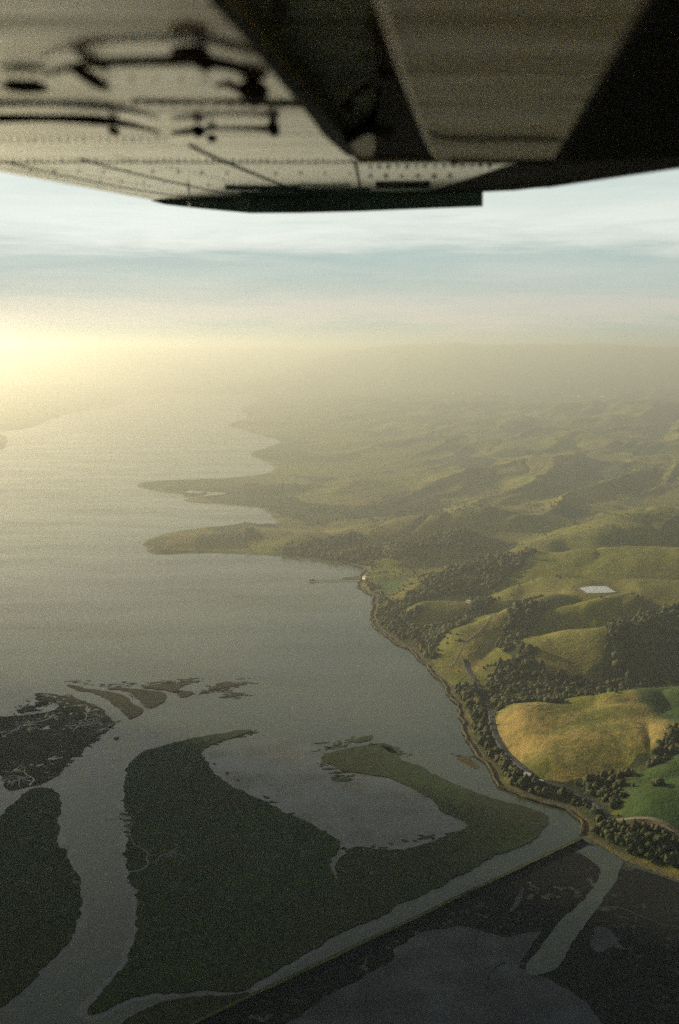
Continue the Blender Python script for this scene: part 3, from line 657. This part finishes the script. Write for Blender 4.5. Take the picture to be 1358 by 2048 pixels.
def trunk_mesh():
    bm = bmesh.new(); bmesh.ops.create_cone(bm, cap_ends=True, segments=7, radius1=0.10, radius2=0.045, depth=1.0); bmesh.ops.translate(bm, vec=(0, 0, 0.5), verts=bm.verts)
    for k in range(3):
        g = bmesh.ops.create_cone(bm, cap_ends=True, segments=5, radius1=0.045, radius2=0.02, depth=0.7)['verts']
        a = k * 2.1
        from mathutils import Matrix
        bmesh.ops.transform(bm, matrix=Matrix.Translation((math.cos(a) * 0.22, math.sin(a) * 0.22, 0.95)) @ Matrix.Rotation(a, 4, 'Z') @ Matrix.Rotation(0.75, 4, 'Y'), verts=g)
    me = bpy.data.meshes.new('trunk'); bm.to_mesh(me); bm.free(); me.materials.append(M['bark']); return me
crowns = [crown_mesh(s, M['crown'] if s % 3 else M['crown_light']) for s in range(6)]; tm = trunk_mesh()
MARKS = [(at(a, b, 4), t_) for a, b, t_ in ((1175, 1668, 'at the landward end of the levee'), (1255, 1690, 'below the pale road near its white van'), (1330, 1720, 'in the thicket right of the pale road'),
         (1215, 1640, 'on the mound at the start of the pale road'), (1150, 1605, 'on the shore across from the marsh point'), (1080, 1590, 'between the coast road van and the shore bank'),
         (1190, 1575, 'at the foot of the golden hill'), (1270, 1590, 'in the gully beside the green field'), (1020, 1555, 'on the shore side of the coast road bend'), (1230, 1705, 'along the edge of the creek'), (1350, 1755, 'in the lower right corner thicket'))]
for i, k in enumerate(near_i):
    k = int(k); dd = [math.hypot(x[k] - p[0], y[k] - p[1]) for p, _ in MARKS]; mk = MARKS[int(np.argmin(dd))][1]
    size = 'tall' if rad[k] > 4.6 else ('low' if rad[k] < 2.7 else 'middling'); tone = 'olive green' if i % 3 == 0 else 'dark green'
    t = thing('tree', f'{size} {tone} bushy tree {mk}', 'tree', (x[k], y[k], z[k] - 0.3), rng.uniform(0, 6.28), f'{size} {tone} trees {mk}')
    c = bpy.data.objects.new('crown', crowns[i % 6]); COL.objects.link(c); c.parent = t; r0 = float(rad[k]); c.location = (0, 0, r0 * 0.95 + 0.3); c.scale = (r0 * 1.05, r0 * 1.05, r0)
    tr = bpy.data.objects.new('trunk', tm); COL.objects.link(tr); tr.parent = t; tr.scale = (r0, r0, r0 * 0.8)

# ------------------------------------------------------------------ small things on the land
def boxm(bm, x0, x1, y0, y1, z0, z1):
    v = [bm.verts.new(p) for p in ((x0,y0,z0),(x1,y0,z0),(x1,y1,z0),(x0,y1,z0),(x0,y0,z1),(x1,y0,z1),(x1,y1,z1),(x0,y1,z1))]
    for f in ((3,2,1,0),(4,5,6,7),(0,1,5,4),(1,2,6,5),(2,3,7,6),(3,0,4,7)): bm.faces.new([v[i] for i in f])
def bmobj(name, bm, mat, parent=None, smooth=False):
    me = bpy.data.meshes.new(name); bm.to_mesh(me); bm.free(); me.materials.append(mat)
    if smooth: me.polygons.foreach_set('use_smooth', [True] * len(me.polygons))
    o = bpy.data.objects.new(name, me); COL.objects.link(o)
    if parent: o.parent = parent
    return o
def house(name, label, px, py, hz, w, l, h, rz, cat='house', wall='white', roof='roof', group=None):
    g = at(px, py, hz); z0 = th(g); t = thing(name, label, cat, (g[0], g[1], z0 - 0.4), rz, group)
    bm = bmesh.new(); boxm(bm, -w/2, w/2, -l/2, l/2, 0, h + 0.4)
    for sgn in (-1, 1):
        a = [bm.verts.new(p) for p in ((-w/2, sgn*l/2, h + 0.4), (w/2, sgn*l/2, h + 0.4), (0, sgn*l/2, h + 0.4 + w*0.28))]; bm.faces.new(a)
    bmobj('wall', bm, M[wall], t)
    bm = bmesh.new(); e = 0.5
    for sgn in (-1, 1):
        P = [(sgn*(w/2+e), -l/2-e, h+0.3), (sgn*(w/2+e), l/2+e, h+0.3), (0, l/2+e, h+0.55+w*0.28), (0, -l/2-e, h+0.55+w*0.28)]
        lo = [bm.verts.new(p) for p in P]; up = [bm.verts.new((p[0], p[1], p[2]+0.25)) for p in P]
        bm.faces.new(lo); bm.faces.new(up[::-1])
        for i in range(4): bm.faces.new([lo[i], lo[(i+1)%4], up[(i+1)%4], up[i]])
    bmobj('roof', bm, M[roof], t)
    for k in (-0.28, 0.28):
        bm = bmesh.new(); boxm(bm, -w/2-0.06, -w/2+0.02, k*l-0.6, k*l+0.6, 1.4, 2.6); bmobj('window', bm, M['glass'], t)
    bm = bmesh.new(); boxm(bm, -0.5, 0.5, -l/2-0.07, -l/2+0.02, 0.4, 2.5); bmobj('door', bm, M['timber'], t)
    return t
house('shore_house', 'small white house on the shore at the root of the pier', 731, 1156, 5, 9, 14, 4, 0.4)
house('farm_shed', 'long pale farm shed in the hollow behind the main ridge', 1320, 1104, 70, 14, 26, 5, 1.1, 'shed')
house('ranch_house', 'pale ranch house on a lit knoll beyond the main ridge', 1010, 1086, 70, 9, 18, 4, 1.4)
house('farm_shed', 'small pale shed on the lit crest above the coastal wood', 938, 1206, 34, 6, 9, 3, 0.8, 'shed')
house('roadside_house', 'small white house under the golden hill beside the coast road', 1056, 1559, 5, 6, 8, 3, 0.8)
def van(label, px, py, hz, rz, L=5.6):
    g = at(px, py, hz); t = thing('van', label, 'van', (g[0], g[1], th(g) + 0.4), rz)
    prof = [(-L/2,0.35),(L/2,0.35),(L/2,1.1),(L/2-0.5,1.3),(L/2-1.3,2.3),(-L/2,2.35)]
    bm = bmesh.new(); A = [bm.verts.new((p[0], -1, p[1])) for p in prof]; B = [bm.verts.new((p[0], 1, p[1])) for p in prof]
    bm.faces.new(A); bm.faces.new(B[::-1])
    for i in range(len(prof)): j = (i+1) % len(prof); bm.faces.new([A[j], A[i], B[i], B[j]])
    bmesh.ops.bevel(bm, geom=bm.edges[:], offset=0.08, segments=1, affect='EDGES'); bmobj('body', bm, M['white'], t)
    bm = bmesh.new(); vs = [bm.verts.new(p) for p in ((L/2-0.50,-0.85,1.36),(L/2-0.50,0.85,1.36),(L/2-1.22,0.85,2.24),(L/2-1.22,-0.85,2.24))]; bm.faces.new(vs)
    bmesh.ops.translate(bm, vec=(0.05, 0, 0.03), verts=bm.verts); bmobj('windscreen', bm, M['glass'], t)
    for sx_ in (-L/2+1.0, L/2-1.0):
        for sy in (-0.95, 0.95):
            bm = bmesh.new(); bmesh.ops.create_cone(bm, cap_ends=True, segments=14, radius1=0.36, radius2=0.36, depth=0.25); w_ = bmobj('wheel', bm, M['tyre'], t); w_.rotation_euler = (R(90), 0, 0); w_.location = (sx_, sy, 0.36)
van('white van parked on the coast road below the golden hill', 1084, 1570, 5, -0.5, 6.5)
van('white van on the pale road beside the green field', 1252, 1654, 7, -0.6, 6.5)
def pier():
    a = np.array(at(721, 1161)); b = np.array(at(618, 1163)); dv = (b - a); L = np.linalg.norm(dv); rz = math.atan2(dv[1], dv[0])
    t = thing('pier', 'long low timber pier running out from the shore house', 'pier', (a[0], a[1], 0), rz)
    bm = bmesh.new(); boxm(bm, 0, L * 0.86, -1.6, 1.6, 2.0, 2.5); bmobj('deck', bm, M['timber'], t)
    bm = bmesh.new()
    for k in range(int(L * 0.86 / 7)):
        for sy in (-1.3, 1.3): boxm(bm, k*7 - 0.2 + 1, k*7 + 0.2 + 1, sy - 0.2, sy + 0.2, -1, 2.0)
    bmobj('piles', bm, M['timber'], t)['kind'] = 'stuff'
    bm = bmesh.new(); boxm(bm, L * 0.86, L, -3.5, 3.5, 1.6, 2.4); boxm(bm, L*0.9, L*0.97, -2, 2, 2.4, 5.0); bmobj('landing', bm, M['timber'], t)
    island('spit', [(678,1157),(700,1154),(724,1152),(722,1160),(700,1159)], M['bank'], top=0.5, amp=4, seed=99)
pier()

# ------------------------------------------------------------------ an unseen cloud bank, added to shade the near marshes and air
def added_cloud_bank():
    hs = np.array([math.sin(SUN_AZ), math.cos(SUN_AZ)]); hp = np.array([-hs[1], hs[0]])
    if hp[1] < 0: hp = -hp
    P, r_ = [], []
    for a in np.arange(-4500, 8100, 235):
        for b_ in np.arange(-4000, ADDED_CLOUD_EDGE - 215, 235):
            q = hs * (a + rng.uniform(-70, 70)) + hp * (b_ + rng.uniform(-60, 60)); P.append((q[0], q[1], 1500 + rng.uniform(-40, 60))); r_.append(rng.uniform(190, 280))
    P = np.array(P); r_ = np.array(r_); o = clumps('cloud', P, r_, M['cloud'], kind='structure')  # out of view, there only to block sun and skylight
    me = o.data; co = np.empty(len(me.vertices) * 3); me.vertices.foreach_get('co', co); co = co.reshape(-1, 3); co[:, 2] = 1500 + (co[:, 2] - 1500) * 0.6
    me.vertices.foreach_set('co', co.ravel()); me.update(); me.polygons.foreach_set('use_smooth', [True] * len(me.polygons))
ADDED_CLOUD_EDGE = 1125
M['cloud'] = simple('added_cloud_white', (0.85, 0.85, 0.85), 1.0, 0.0, 0, 0.03, 0.002)
added_cloud_bank()

# ------------------------------------------------------------------ haze
bm = bmesh.new(); boxm(bm, -26000, 31000, -4000, 27500, -6, 606)
hz = bmobj('haze', bm, None) if False else None
me = bpy.data.meshes.new('haze'); bm.to_mesh(me); bm.free()
hm = bpy.data.materials.new('haze_air'); hm.use_nodes = True; hn = hm.node_tree; hn.nodes.clear()
pv = hn.nodes.new('ShaderNodeVolumePrincipled'); ho = hn.nodes.new('ShaderNodeOutputMaterial'); hn.links.new(pv.outputs[0], ho.inputs['Volume'])
pv.inputs['Color'].default_value = (0.99, 0.975, 0.83, 1); pv.inputs['Density'].default_value = 0.00022; pv.inputs['Anisotropy'].default_value = 0.72
me.materials.append(hm); hz = bpy.data.objects.new('haze', me); COL.objects.link(hz); hz['kind'] = 'stuff'

# ------------------------------------------------------------------ the wing over the camera
def wmat(name, col, rough, spec=0.5, dirt=0.35, coat=0.0, dent=0.25):
    m, nt, b = new_mat(name); setc(b, col, rough, spec); co = objco(nt)
    b.inputs['Coat Weight'].default_value = coat; b.inputs['Coat Roughness'].default_value = 0.12
    st = nt.nodes.new('ShaderNodeMapping'); st.inputs['Scale'].default_value = (0.7, 5.0, 1); nt.links.new(co, st.inputs[0])
    d = noise(nt, st.outputs[0], 2.2, 6, 0.65, 0.5); e = noise(nt, co, 14, 5, 0.7)
    f = mathn(nt, 'ADD', mathn(nt, 'MULTIPLY', d, 0.75), mathn(nt, 'MULTIPLY', e, 0.25))
    c = mix(nt, ramp(nt, f, [(0.38, 0), (0.58, dirt)]), tuple(col), tuple(x_ * 0.30 for x_ in col))  # dirt blotches; on the cream they also paint in mottled reflections
    nt.links.new(c, b.inputs['Base Color'])
    bump(nt, b, mathn(nt, 'ADD', noise(nt, st.outputs[0], 1.6, 3, 0.5), mathn(nt, 'MULTIPLY', noise(nt, co, 9, 2), 0.06)), dent, 0.12); return m
W = dict(cream=wmat('aged_cream_paint', (0.90, 0.66, 0.33), 0.28, 0.5, 0.9, 0.7, 0.40), pale=wmat('pale_paint', (0.50, 0.88, 0.93), 0.28, 0.5, 0.25, 0.6, 0.12),
         flap=wmat('flap_paint', (0.72, 0.60, 0.36), 0.42, 0.4, 0.5, 0.0, 0.12), dark=wmat('painted_shade_dark', (0.06, 0.062, 0.068), 0.8, 0.1, 0.3, 0, 0.05),  # dark: shade of the aft flap and aileron painted into the colour
         tip=wmat('shaded_tip_green', (0.22, 0.32, 0.29), 0.5, 0.25, 0.5, 0.2, 0.05), cove=wmat('cove_metal', (0.42, 0.48, 0.32), 0.6, 0.25, 0.8, 0, 0.3),  # tip: green darkened for the shade on the fairing
         black=simple('dark_brown', (0.060, 0.046, 0.028), 0.8, 0.1), seal=simple('sealant', (0.05, 0.045, 0.035), 0.7, 0.3, 0, 0.3, 6),  # black also colours the modelled shadow and dent marks
         metal=simple('bare_metal', (0.35, 0.33, 0.26), 0.35, 0.5, 0.8, 0.2, 8))
WZ, WS = 0.237, 0.0786                      # the underside: WZ above the eye, rising WS per metre outboard
def U(px, py, drop=0.0):
    d_ = ray(px, py); t = (WZ - drop) / (d_[2] - WS * d_[1]); return np.array([d_[0] * t, d_[1] * t, d_[2] * t])
wing = thing('airplane', 'high winged light airplane whose worn cream wing with its rear shade painted dark crosses the sky overhead', 'airplane', (0, 0, H))
def panel(name, px, drop=0.0, thick=0.004, mat='cream', inset=0.0, parent=None, label=None, drops=None, raw=None):
    P = [U(a[0], a[1], drop) if drops is None else U(a[0], a[1], drops[i]) for i, a in enumerate(px)] if raw is None else raw
    P = np.array(P)
    if inset:
        c = P.mean(0); 
        Q = []
        n = len(P)
        for i in range(n):
            a, b_, d_ = P[i-1], P[i], P[(i+1) % n]; e1 = (a - b_) / (np.linalg.norm(a - b_) + 1e-9); e2 = (d_ - b_) / (np.linalg.norm(d_ - b_) + 1e-9); bi = e1 + e2
            if np.dot(bi, c - b_) < 0: bi = -bi
            Q.append(b_ + bi / (np.linalg.norm(bi) + 1e-6) * inset)
        P = np.array(Q)
    bm = bmesh.new(); lo = [bm.verts.new(p) for p in P]; up = [bm.verts.new(p + np.array([0, 0, thick])) for p in P]; n = len(P)
    bm.faces.new(lo); bm.faces.new(up[::-1])
    for i in range(n): bm.faces.new([lo[(i+1) % n], lo[i], up[i], up[(i+1) % n]])
    bmesh.ops.recalc_face_normals(bm, faces=bm.faces)
    bmesh.ops.triangulate(bm, faces=[f for f in bm.faces if len(f.verts) > 4])
    o = bmobj(name, bm, W[mat], parent or wing)
    if label: o['label'] = label
    return o
# structure behind the skins: a thick closed body (upper surface, spars), seen in the gaps between panels
LEa, LEb = U(0, 345), U(310, 402); lev = (LEa - LEb); 
def LE(k): return LEb + lev * k
TEb = U(965, 384)
def fixed_part(name, d0, d1, te0, te1, le0, le1, th0, th1, mat):
    """a closed box of aerofoil section between two distances outboard: rounded nose, cambered top"""
    secs = []
    for yy, te_, le_, th_ in ((d0, te0, le0, th0), (d1, te1, le1, th1)):
        c = te_ - le_
        secs.append([np.array([le_ + c * u_ - off, yy, WZ + WS * yy + t_ * th_]) for u_, t_, off in
                     ((0, 0.03, 0.002), (0.0, 0.22, 0.012), (0.02, 0.45, 0.010), (0.08, 0.72, 0), (0.2, 0.96, 0), (0.4, 1.0, 0), (0.7, 0.8, 0), (1.0, 0.45, 0), (1.0, 0.03, 0))])
    bm = bmesh.new(); A = [bm.verts.new(p) for p in secs[0]]; B = [bm.verts.new(p) for p in secs[1]]; n = len(A)
    for i in range(n): j = (i+1) % n; bm.faces.new([A[i], A[j], B[j], B[i]])
    bm.faces.new(A[::-1]); bm.faces.new(B); bmesh.ops.recalc_face_normals(bm, faces=bm.faces)
    bmobj(name, bm, W[mat], wing)
ya = U(718, 325)[1]; yb = U(310, 402)[1]; yi = -0.1
def lex(yy): t = (yy - LEb[1]) / lev[1]; return LE(t)[0]
cA = U(430, 0); cB = U(700, 306)
def cvx(yy): return cA[0] + (cB[0] - cA[0]) * (yy - cA[1]) / (cB[1] - cA[1]) - 0.006
fixed_part('wing_box', yi, ya, cvx(yi), cvx(ya), lex(yi), lex(ya), 0.13, 0.12, 'cream')
fixed_part('wing_box', ya + 0.002, yb, U(1080, 325)[0], U(955, 388)[0], lex(ya + 0.002), lex(yb), 0.12, 0.05, 'cream')
g = 0.0015
cove_edge = [(400,-60),(430,0),(500,75),(560,150),(620,212),(690,295)]
panel('skin_panel', [(-420,-60)] + cove_edge[:3] + [(478,205),(-520,205)], inset=g)
panel('skin_panel', [(-520,206),(478,206),(501,76),(560,151),(617,210),(672,268),(-560,268)], inset=g)
panel('skin_panel', [(-560,269),(672,269),(690,296),(718,325),(452,325),(380,290),(320,325),(-300,325),(-420,300)], inset=g) if False else panel('skin_panel', [(-470,269),(672,269),(690,296),(718,324),(-100,324)], inset=g)
LEpx = lambda x_: 345 + (x_) * 57 / 310
panel('skin_panel', [(-95,326),(455,326),(600,384),(500,386),(306,400),(0,344)], mat='pale', inset=g)
panel('skin_panel', [(457,326),(712,326),(721,384),(604,384)], mat='pale', inset=g)
panel('skin_panel', [(714,326),(1080,326),(1010,338),(930,364),(860,384),(723,384)], mat='pale', inset=g)
# doubler strips, overlap seams
def tube(name, px, rad, mat='black', drop=0.012, parent=None, rads=None, seg=8):
    P = np.array([U(a[0], a[1], drop if len(a) < 3 else a[2]) for a in px]); m = len(P)
    # smooth path
    if m > 2:
        ts = np.linspace(0, m - 1, (m - 1) * 5 + 1); Pi = []
        for t_ in ts:
            i = min(int(t_), m - 2); f = t_ - i; p0, p1, p2, p3 = P[max(i-1, 0)], P[i], P[i+1], P[min(i+2, m-1)]
            Pi.append(0.5 * ((2*p1) + (-p0+p2)*f + (2*p0-5*p1+4*p2-p3)*f*f + (-p0+3*p1-3*p2+p3)*f**3))
        rr_ = np.interp(ts, range(m), rads) if rads else [rad] * len(ts); P = np.array(Pi)
    else: rr_ = rads or [rad] * m
    V = []; F = []
    for i, p in enumerate(P):
        t_ = P[min(i+1, len(P)-1)] - P[max(i-1, 0)]; t_ = t_ / np.linalg.norm(t_); a_ = np.cross(t_, [0, 0, 1.0]); a_ /= np.linalg.norm(a_); b_ = np.cross(t_, a_)
        for k in range(seg): th_ = 2*math.pi*k/seg; V.append(p + (a_*math.cos(th_) + b_*math.sin(th_)) * rr_[i])
    for i in range(len(P)-1):
        for k in range(seg): F.append((i*seg+k, i*seg+(k+1) % seg, (i+1)*seg+(k+1) % seg, (i+1)*seg+k))
    F.append(tuple(range(seg))[::-1]); F.append(tuple((len(P)-1)*seg + k for k in range(seg)))
    return link_mesh(name, V, F, W[mat], parent=parent or wing, smooth=True)
def blob(name, px, py, rx, ry, rz_, mat='black', drop=0.012):
    c = U(px, py, drop); bm = bmesh.new(); bmesh.ops.create_icosphere(bm, subdivisions=2, radius=1)
    for v in bm.verts: v.co = Vector((v.co.x*rx + c[0], v.co.y*ry + c[1], v.co.z*rz_ + c[2]))
    return bmobj(name, bm, W[mat], wing, True)
tube('dark_line', [(88,152),(110,142),(160,130),(220,124),(290,121),(350,120),(395,116)], 0.006, rads=[0.002,0.003,0.004,0.005,0.005,0.006,0.007])  # tubes and blobs on the skin model dark shadows and dents
tube('dark_line', [(395,118),(440,127),(490,138),(530,150)], 0.007, rads=[0.010,0.007,0.006,0.003])
tube('dark_line', [(145,134),(172,150),(195,165),(218,176)], 0.006, rads=[0.005,0.008,0.008,0.003])
blob('clamp', 380, 104, 0.023, 0.020, 0.007); blob('clamp', 408, 124, 0.010, 0.03, 0.010)  # blobs shaped as shadow blots on the skin
blob('shadow_smear', 50, 173, 0.032, 0.03, 0.006)
tube('dark_line', [(-160,240),(0,237),(100,237),(190,240),(260,249),(320,265)], 0.008, rads=[0.006,0.007,0.006,0.008,0.005,0.002])
tube('shadow_streak', [(345,266),(385,261),(440,257),(500,257),(545,258)], 0.006, rads=[0.003,0.005,0.003,0.004,0.006])
blob('shadow_streak_end', 547, 257, 0.011, 0.05, 0.012); blob('clamp', 396, 262, 0.012, 0.03, 0.010); blob('clamp', 424, 277, 0.010, 0.025, 0.006); blob('clamp', 228, 262, 0.010, 0.03, 0.006)  # more shadow and dent marks given solid shape
blob('shadow_blot', 507, 182, 0.022, 0.045, 0.012); tube('shadow_streak', [(502,185),(502,207)], 0.006)
tube('shadow_streak', [(430,172),(455,168),(480,178),(505,183)], 0.004, rads=[0.002,0.005,0.006,0.006])
tube('seal_strip', [(262,204),(330,206),(420,206),(500,207),(600,210),(622,213)], 0.004, 'seal', drop=0.002, rads=[0.0015,0.002,0.0015,0.003,0.004,0.004])
tube('seal_strip', [(430,-2),(500,75),(560,150),(620,214),(660,262),(700,306)], 0.008, 'seal', drop=0.004, rads=[0.006,0.006,0.006,0.010,0.014,0.008])
tube('seal_strip', [(380,291),(455,326),(600,384)], 0.004, 'seal', drop=0.0)
tube('seal_strip', [(708,322),(716,350),(721,386)], 0.004, 'seal', drop=0.0)
tube('seal_strip', [(160,318),(260,345),(420,380),(500,390)], 0.0025, 'seal', drop=0.0)
tube('seal_strip', [(0,322),(120,350),(300,384),(420,396)], 0.0022, 'seal', drop=0.0)
for a, b_, c_, w_ in ((450,376,600,4),(520,380,740,3),(480,387,760,5),(600,372,700,2),(640,390,800,3)):
    tube('seal_strip', [(a, b_), ((a+c_)/2, b_+1), (c_, b_-1)], 0.0014 * w_, 'tip', drop=0.004)
# hatch frame on the outboard skin
for q in ([(755,367),(857,366)], [(757,374),(857,373)], [(755,366),(755,375)], [(857,365),(857,374)]): tube('hatch_frame', q, 0.005, 'black', drop=0.002)
# rivets: rows of domed heads, too small to pick out one by one
def rivets():
    bm = bmesh.new(); r_ = random.Random(3)
    def head(px, py, rad=0.004):
        c = U(px, py, 0.001); v0 = bm.verts.new((c[0], c[1], c[2] - rad * 0.7)); ring = [bm.verts.new((c[0] + rad*math.cos(k*1.0472), c[1] + rad*math.sin(k*1.0472), c[2])) for k in range(6)]
        for k in range(6): bm.faces.new([v0, ring[(k+1) % 6], ring[k]])
    def row(x0, y0, x1, y1, n, rad=0.004, dark=1):
        for k in range(n): t = k / max(1, n-1); head(x0 + (x1-x0)*t + r_.uniform(-1, 1), y0 + (y1-y0)*t + r_.uniform(-0.6, 0.6), rad * r_.uniform(0.8, 1.2))
    row(-10, 281, 330, 281, 22, 0.0045); row(0, 322, 700, 322, 52, 0.0048); row(0, 205, 620, 214, 24, 0.004); row(20, 160, 460, 160, 10, 0.003)
    row(60, 342, 700, 348, 14, 0.0055); row(200, 362, 460, 372, 7, 0.005); row(740, 334, 980, 332, 14, 0.0065); row(0, 335, 300, 394, 46, 0.0036); row(30, 326, 380, 388, 40, 0.0034); row(230, 312, 560, 384, 30, 0.0036)
    row(448, 8, 690, 300, 34, 0.0035); row(740, 352, 900, 352, 6, 0.008); row(900, 272, 1090, 274, 8, 0.004)
    o = bmobj('rivets', bm, W['black'], wing); o['kind'] = 'stuff'
rivets()
# cove between the skin and the flap
panel('flap_cove', [(380,-300),(430,0),(560,150),(690,300),(735,326),(1250,324),(1500,150),(1900,-300)], drop=-0.085, mat='dark', thick=0.01)
panel('cove_wall', None, mat='cove', thick=0.0, raw=None) if False else None
panel('cove_rib', [(440,-60),(520,60),(590,140),(650,230),(700,290),(722,255),(748,210),(765,120),(768,20),(760,-60)], drop=-0.035, mat='cove', thick=0.012)
panel('cove_rib', [(690,296),(722,272),(745,262),(752,290),(742,322),(716,324)], drop=-0.01, mat='flap', thick=0.01)
tube('dark_line', [(690,212),(702,195),(725,178),(750,166),(772,140)], 0.007, drop=-0.015, rads=[0.006,0.004,0.005,0.008,0.012])
tube('dark_line', [(696,276),(715,270),(740,262),(780,270)], 0.006, drop=-0.005, rads=[0.004,0.007,0.006,0.01])
tube('dark_line', [(560,6),(558,22),(566,34)], 0.008, drop=-0.015)
blob('flap_roller', 700, 213, 0.010, 0.02, 0.010, 'black', -0.01); blob('flap_roller', 764, 60, 0.018, 0.04, 0.02, 'black', -0.0)
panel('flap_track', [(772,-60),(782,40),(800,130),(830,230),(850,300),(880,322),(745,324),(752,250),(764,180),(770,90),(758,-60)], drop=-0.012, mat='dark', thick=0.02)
# flap: smooth nose skin, corrugated after skin
FD = 0.045
nose = [(768,-60),(779,0),(798,75),(820,150),(842,218),(860,272),(870,296),(884,312),(912,321),(1105,321),(1290,0),(1324,-60)]
panel('flap_skin', nose, drop=FD, mat='flap', thick=0.03)
tube('flap_edge', [(768,-60),(779,0),(820,150),(860,272),(870,296),(884,312),(912,321)], 0.010, 'flap', drop=FD - 0.008)
tube('seal_strip', [(862,268),(900,274),(960,276),(1040,275),(1120,278)], 0.004, 'seal', drop=FD)
tube('seal_strip', [(900,321),(1000,322),(1110,321)], 0.006, 'black', drop=FD)
def corrugated(name, pa, pb, dropa, dropb, n, amp, mat, thick=0.006, label=None, pc=None, pd=None):
    """ruled skin between edge A (two pixels) and edge B, ridges running from A to B"""
    A0, A1 = U(*pa[0], dropa), U(*pa[1], dropa); B0, B1 = U(*pb[0], dropb), U(*pb[1], dropb); V = []; F = []
    m = n * 4
    for i in range(m + 1):
        t = i / m; k = [0, 1, 1, 0][i % 4] * amp; a = A0 + (A1 - A0) * t; b_ = B0 + (B1 - B0) * t
        for q, s_ in ((a, 0), (a + (b_ - a) * 0.04, 1), (b_, 1)):
            V.append(q - np.array([0, 0, k * s_])); V.append(q + np.array([0, 0, thick - k * s_]))
    for i in range(m):
        a = i * 6; b_ = a + 6
        F += [(a, a+2, b_+2, b_), (a+2, a+4, b_+4, b_+2), (a+1, b_+1, b_+3, a+3), (a+3, b_+3, b_+5, a+5), (a+4, a+5, b_+5, b_+4), (a, b_, b_+1, a+1)]
    F += [(0, 1, 3, 2), (2, 3, 5, 4), tuple(m*6+j for j in (2, 3, 1, 0)), tuple(m*6+j for j in (4, 5, 3, 2))]
    o = link_mesh(name, V, F, W[mat], parent=wing)
    if label: o['label'] = label
    return o
corrugated('flap_trailing_skin', ((1105,321),(1324,-60)), ((1560,300),(1700,-60)), FD, FD - 0.01, 34, 0.006, 'dark', label='corrugated trailing skin of the flap, coloured dark for its shade')
# aileron: corrugated skin coloured dark for its shade, with a toothed trailing edge
corrugated('aileron', ((855,386),(1110,322)), ((966,384),(1500,309)), -0.001, 0.0, 26, 0.010, 'dark', label='shade-darkened corrugated aileron with a toothed trailing edge') if False else None
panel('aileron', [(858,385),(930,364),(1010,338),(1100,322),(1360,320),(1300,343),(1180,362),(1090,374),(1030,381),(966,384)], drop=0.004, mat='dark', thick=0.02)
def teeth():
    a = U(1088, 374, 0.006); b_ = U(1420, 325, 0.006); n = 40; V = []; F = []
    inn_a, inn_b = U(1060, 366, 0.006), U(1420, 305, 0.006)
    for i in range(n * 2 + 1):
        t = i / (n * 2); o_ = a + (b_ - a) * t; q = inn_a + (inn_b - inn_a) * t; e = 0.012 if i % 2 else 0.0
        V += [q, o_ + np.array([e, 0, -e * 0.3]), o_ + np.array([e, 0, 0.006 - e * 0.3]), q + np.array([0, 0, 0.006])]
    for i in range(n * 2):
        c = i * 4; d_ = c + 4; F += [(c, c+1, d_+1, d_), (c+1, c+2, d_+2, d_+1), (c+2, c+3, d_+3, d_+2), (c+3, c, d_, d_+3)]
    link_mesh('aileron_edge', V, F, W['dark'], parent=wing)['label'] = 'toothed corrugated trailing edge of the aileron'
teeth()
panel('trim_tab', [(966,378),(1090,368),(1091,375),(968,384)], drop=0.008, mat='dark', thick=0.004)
# drooped wing tip: a hanging fairing, its colour darkened for shade
def tip():
    top = [(303,401),(330,401),(380,400),(440,398),(500,396),(600,394),(720,392),(860,387),(966,383)]; bot = [402,409,415,421,426.5,426,423,417,413]
    V = []; F = []
    for (a, b_), c_ in zip(top, bot):
        p = U(a, b_); dd = ray(a, c_); q = dd / dd[1] * (p[1] + 0.03); q[0] = p[0] * (q[1] / p[1])
        V += [p, q, q + np.array([0, 0.02, 0.004]), p + np.array([0, 0.10, 0.05])]
    n = len(top)
    for i in range(n-1):
        c = i*4; d_ = c+4; F += [(c, d_, d_+1, c+1), (c+1, d_+1, d_+2, c+2), (c+2, d_+2, d_+3, c+3), (c+3, d_+3, d_, c)]
    F += [(0, 1, 2, 3), tuple((n-1)*4+k for k in (3, 2, 1, 0))]
    link_mesh('wing_tip', V, F, W['tip'], parent=wing)['label'] = 'dark drooped wing tip fairing'
tip()
tube('tie_down', [(379,383,0.0),(379,420,0.0)] if False else [(378,400),(379,412)], 0.004, 'metal', drop=0.03)

def fuselage():
    """the cabin side just behind the eye, from floor to wing root"""
    V = []; F = []; st = [(-3.2, 0.55), (-2.0, 0.9), (-1.0, 1.0), (0.4, 1.0), (1.4, 0.85), (4.5, 0.3)]
    for x_, k in st:
        for y_, z_ in ((-1.30, -0.95), (-0.45, -0.95), (-0.25, -0.75), (-0.22, -0.1), (-0.24, 0.215), (-1.30, 0.22)):
            V.append((x_, -0.78 + (y_ + 0.78) * k, (z_ + 0.3) * k - 0.3))
    n = 6
    for i in range(len(st) - 1):
        for j in range(n): a = i*n+j; b_ = i*n+(j+1) % n; F.append((a, b_, b_+n, a+n))
    F.append(tuple(range(n))[::-1]); F.append(tuple((len(st)-1)*n + k for k in range(n)))
    link_mesh('fuselage', V, F, W['cream'], parent=wing)
fuselage()
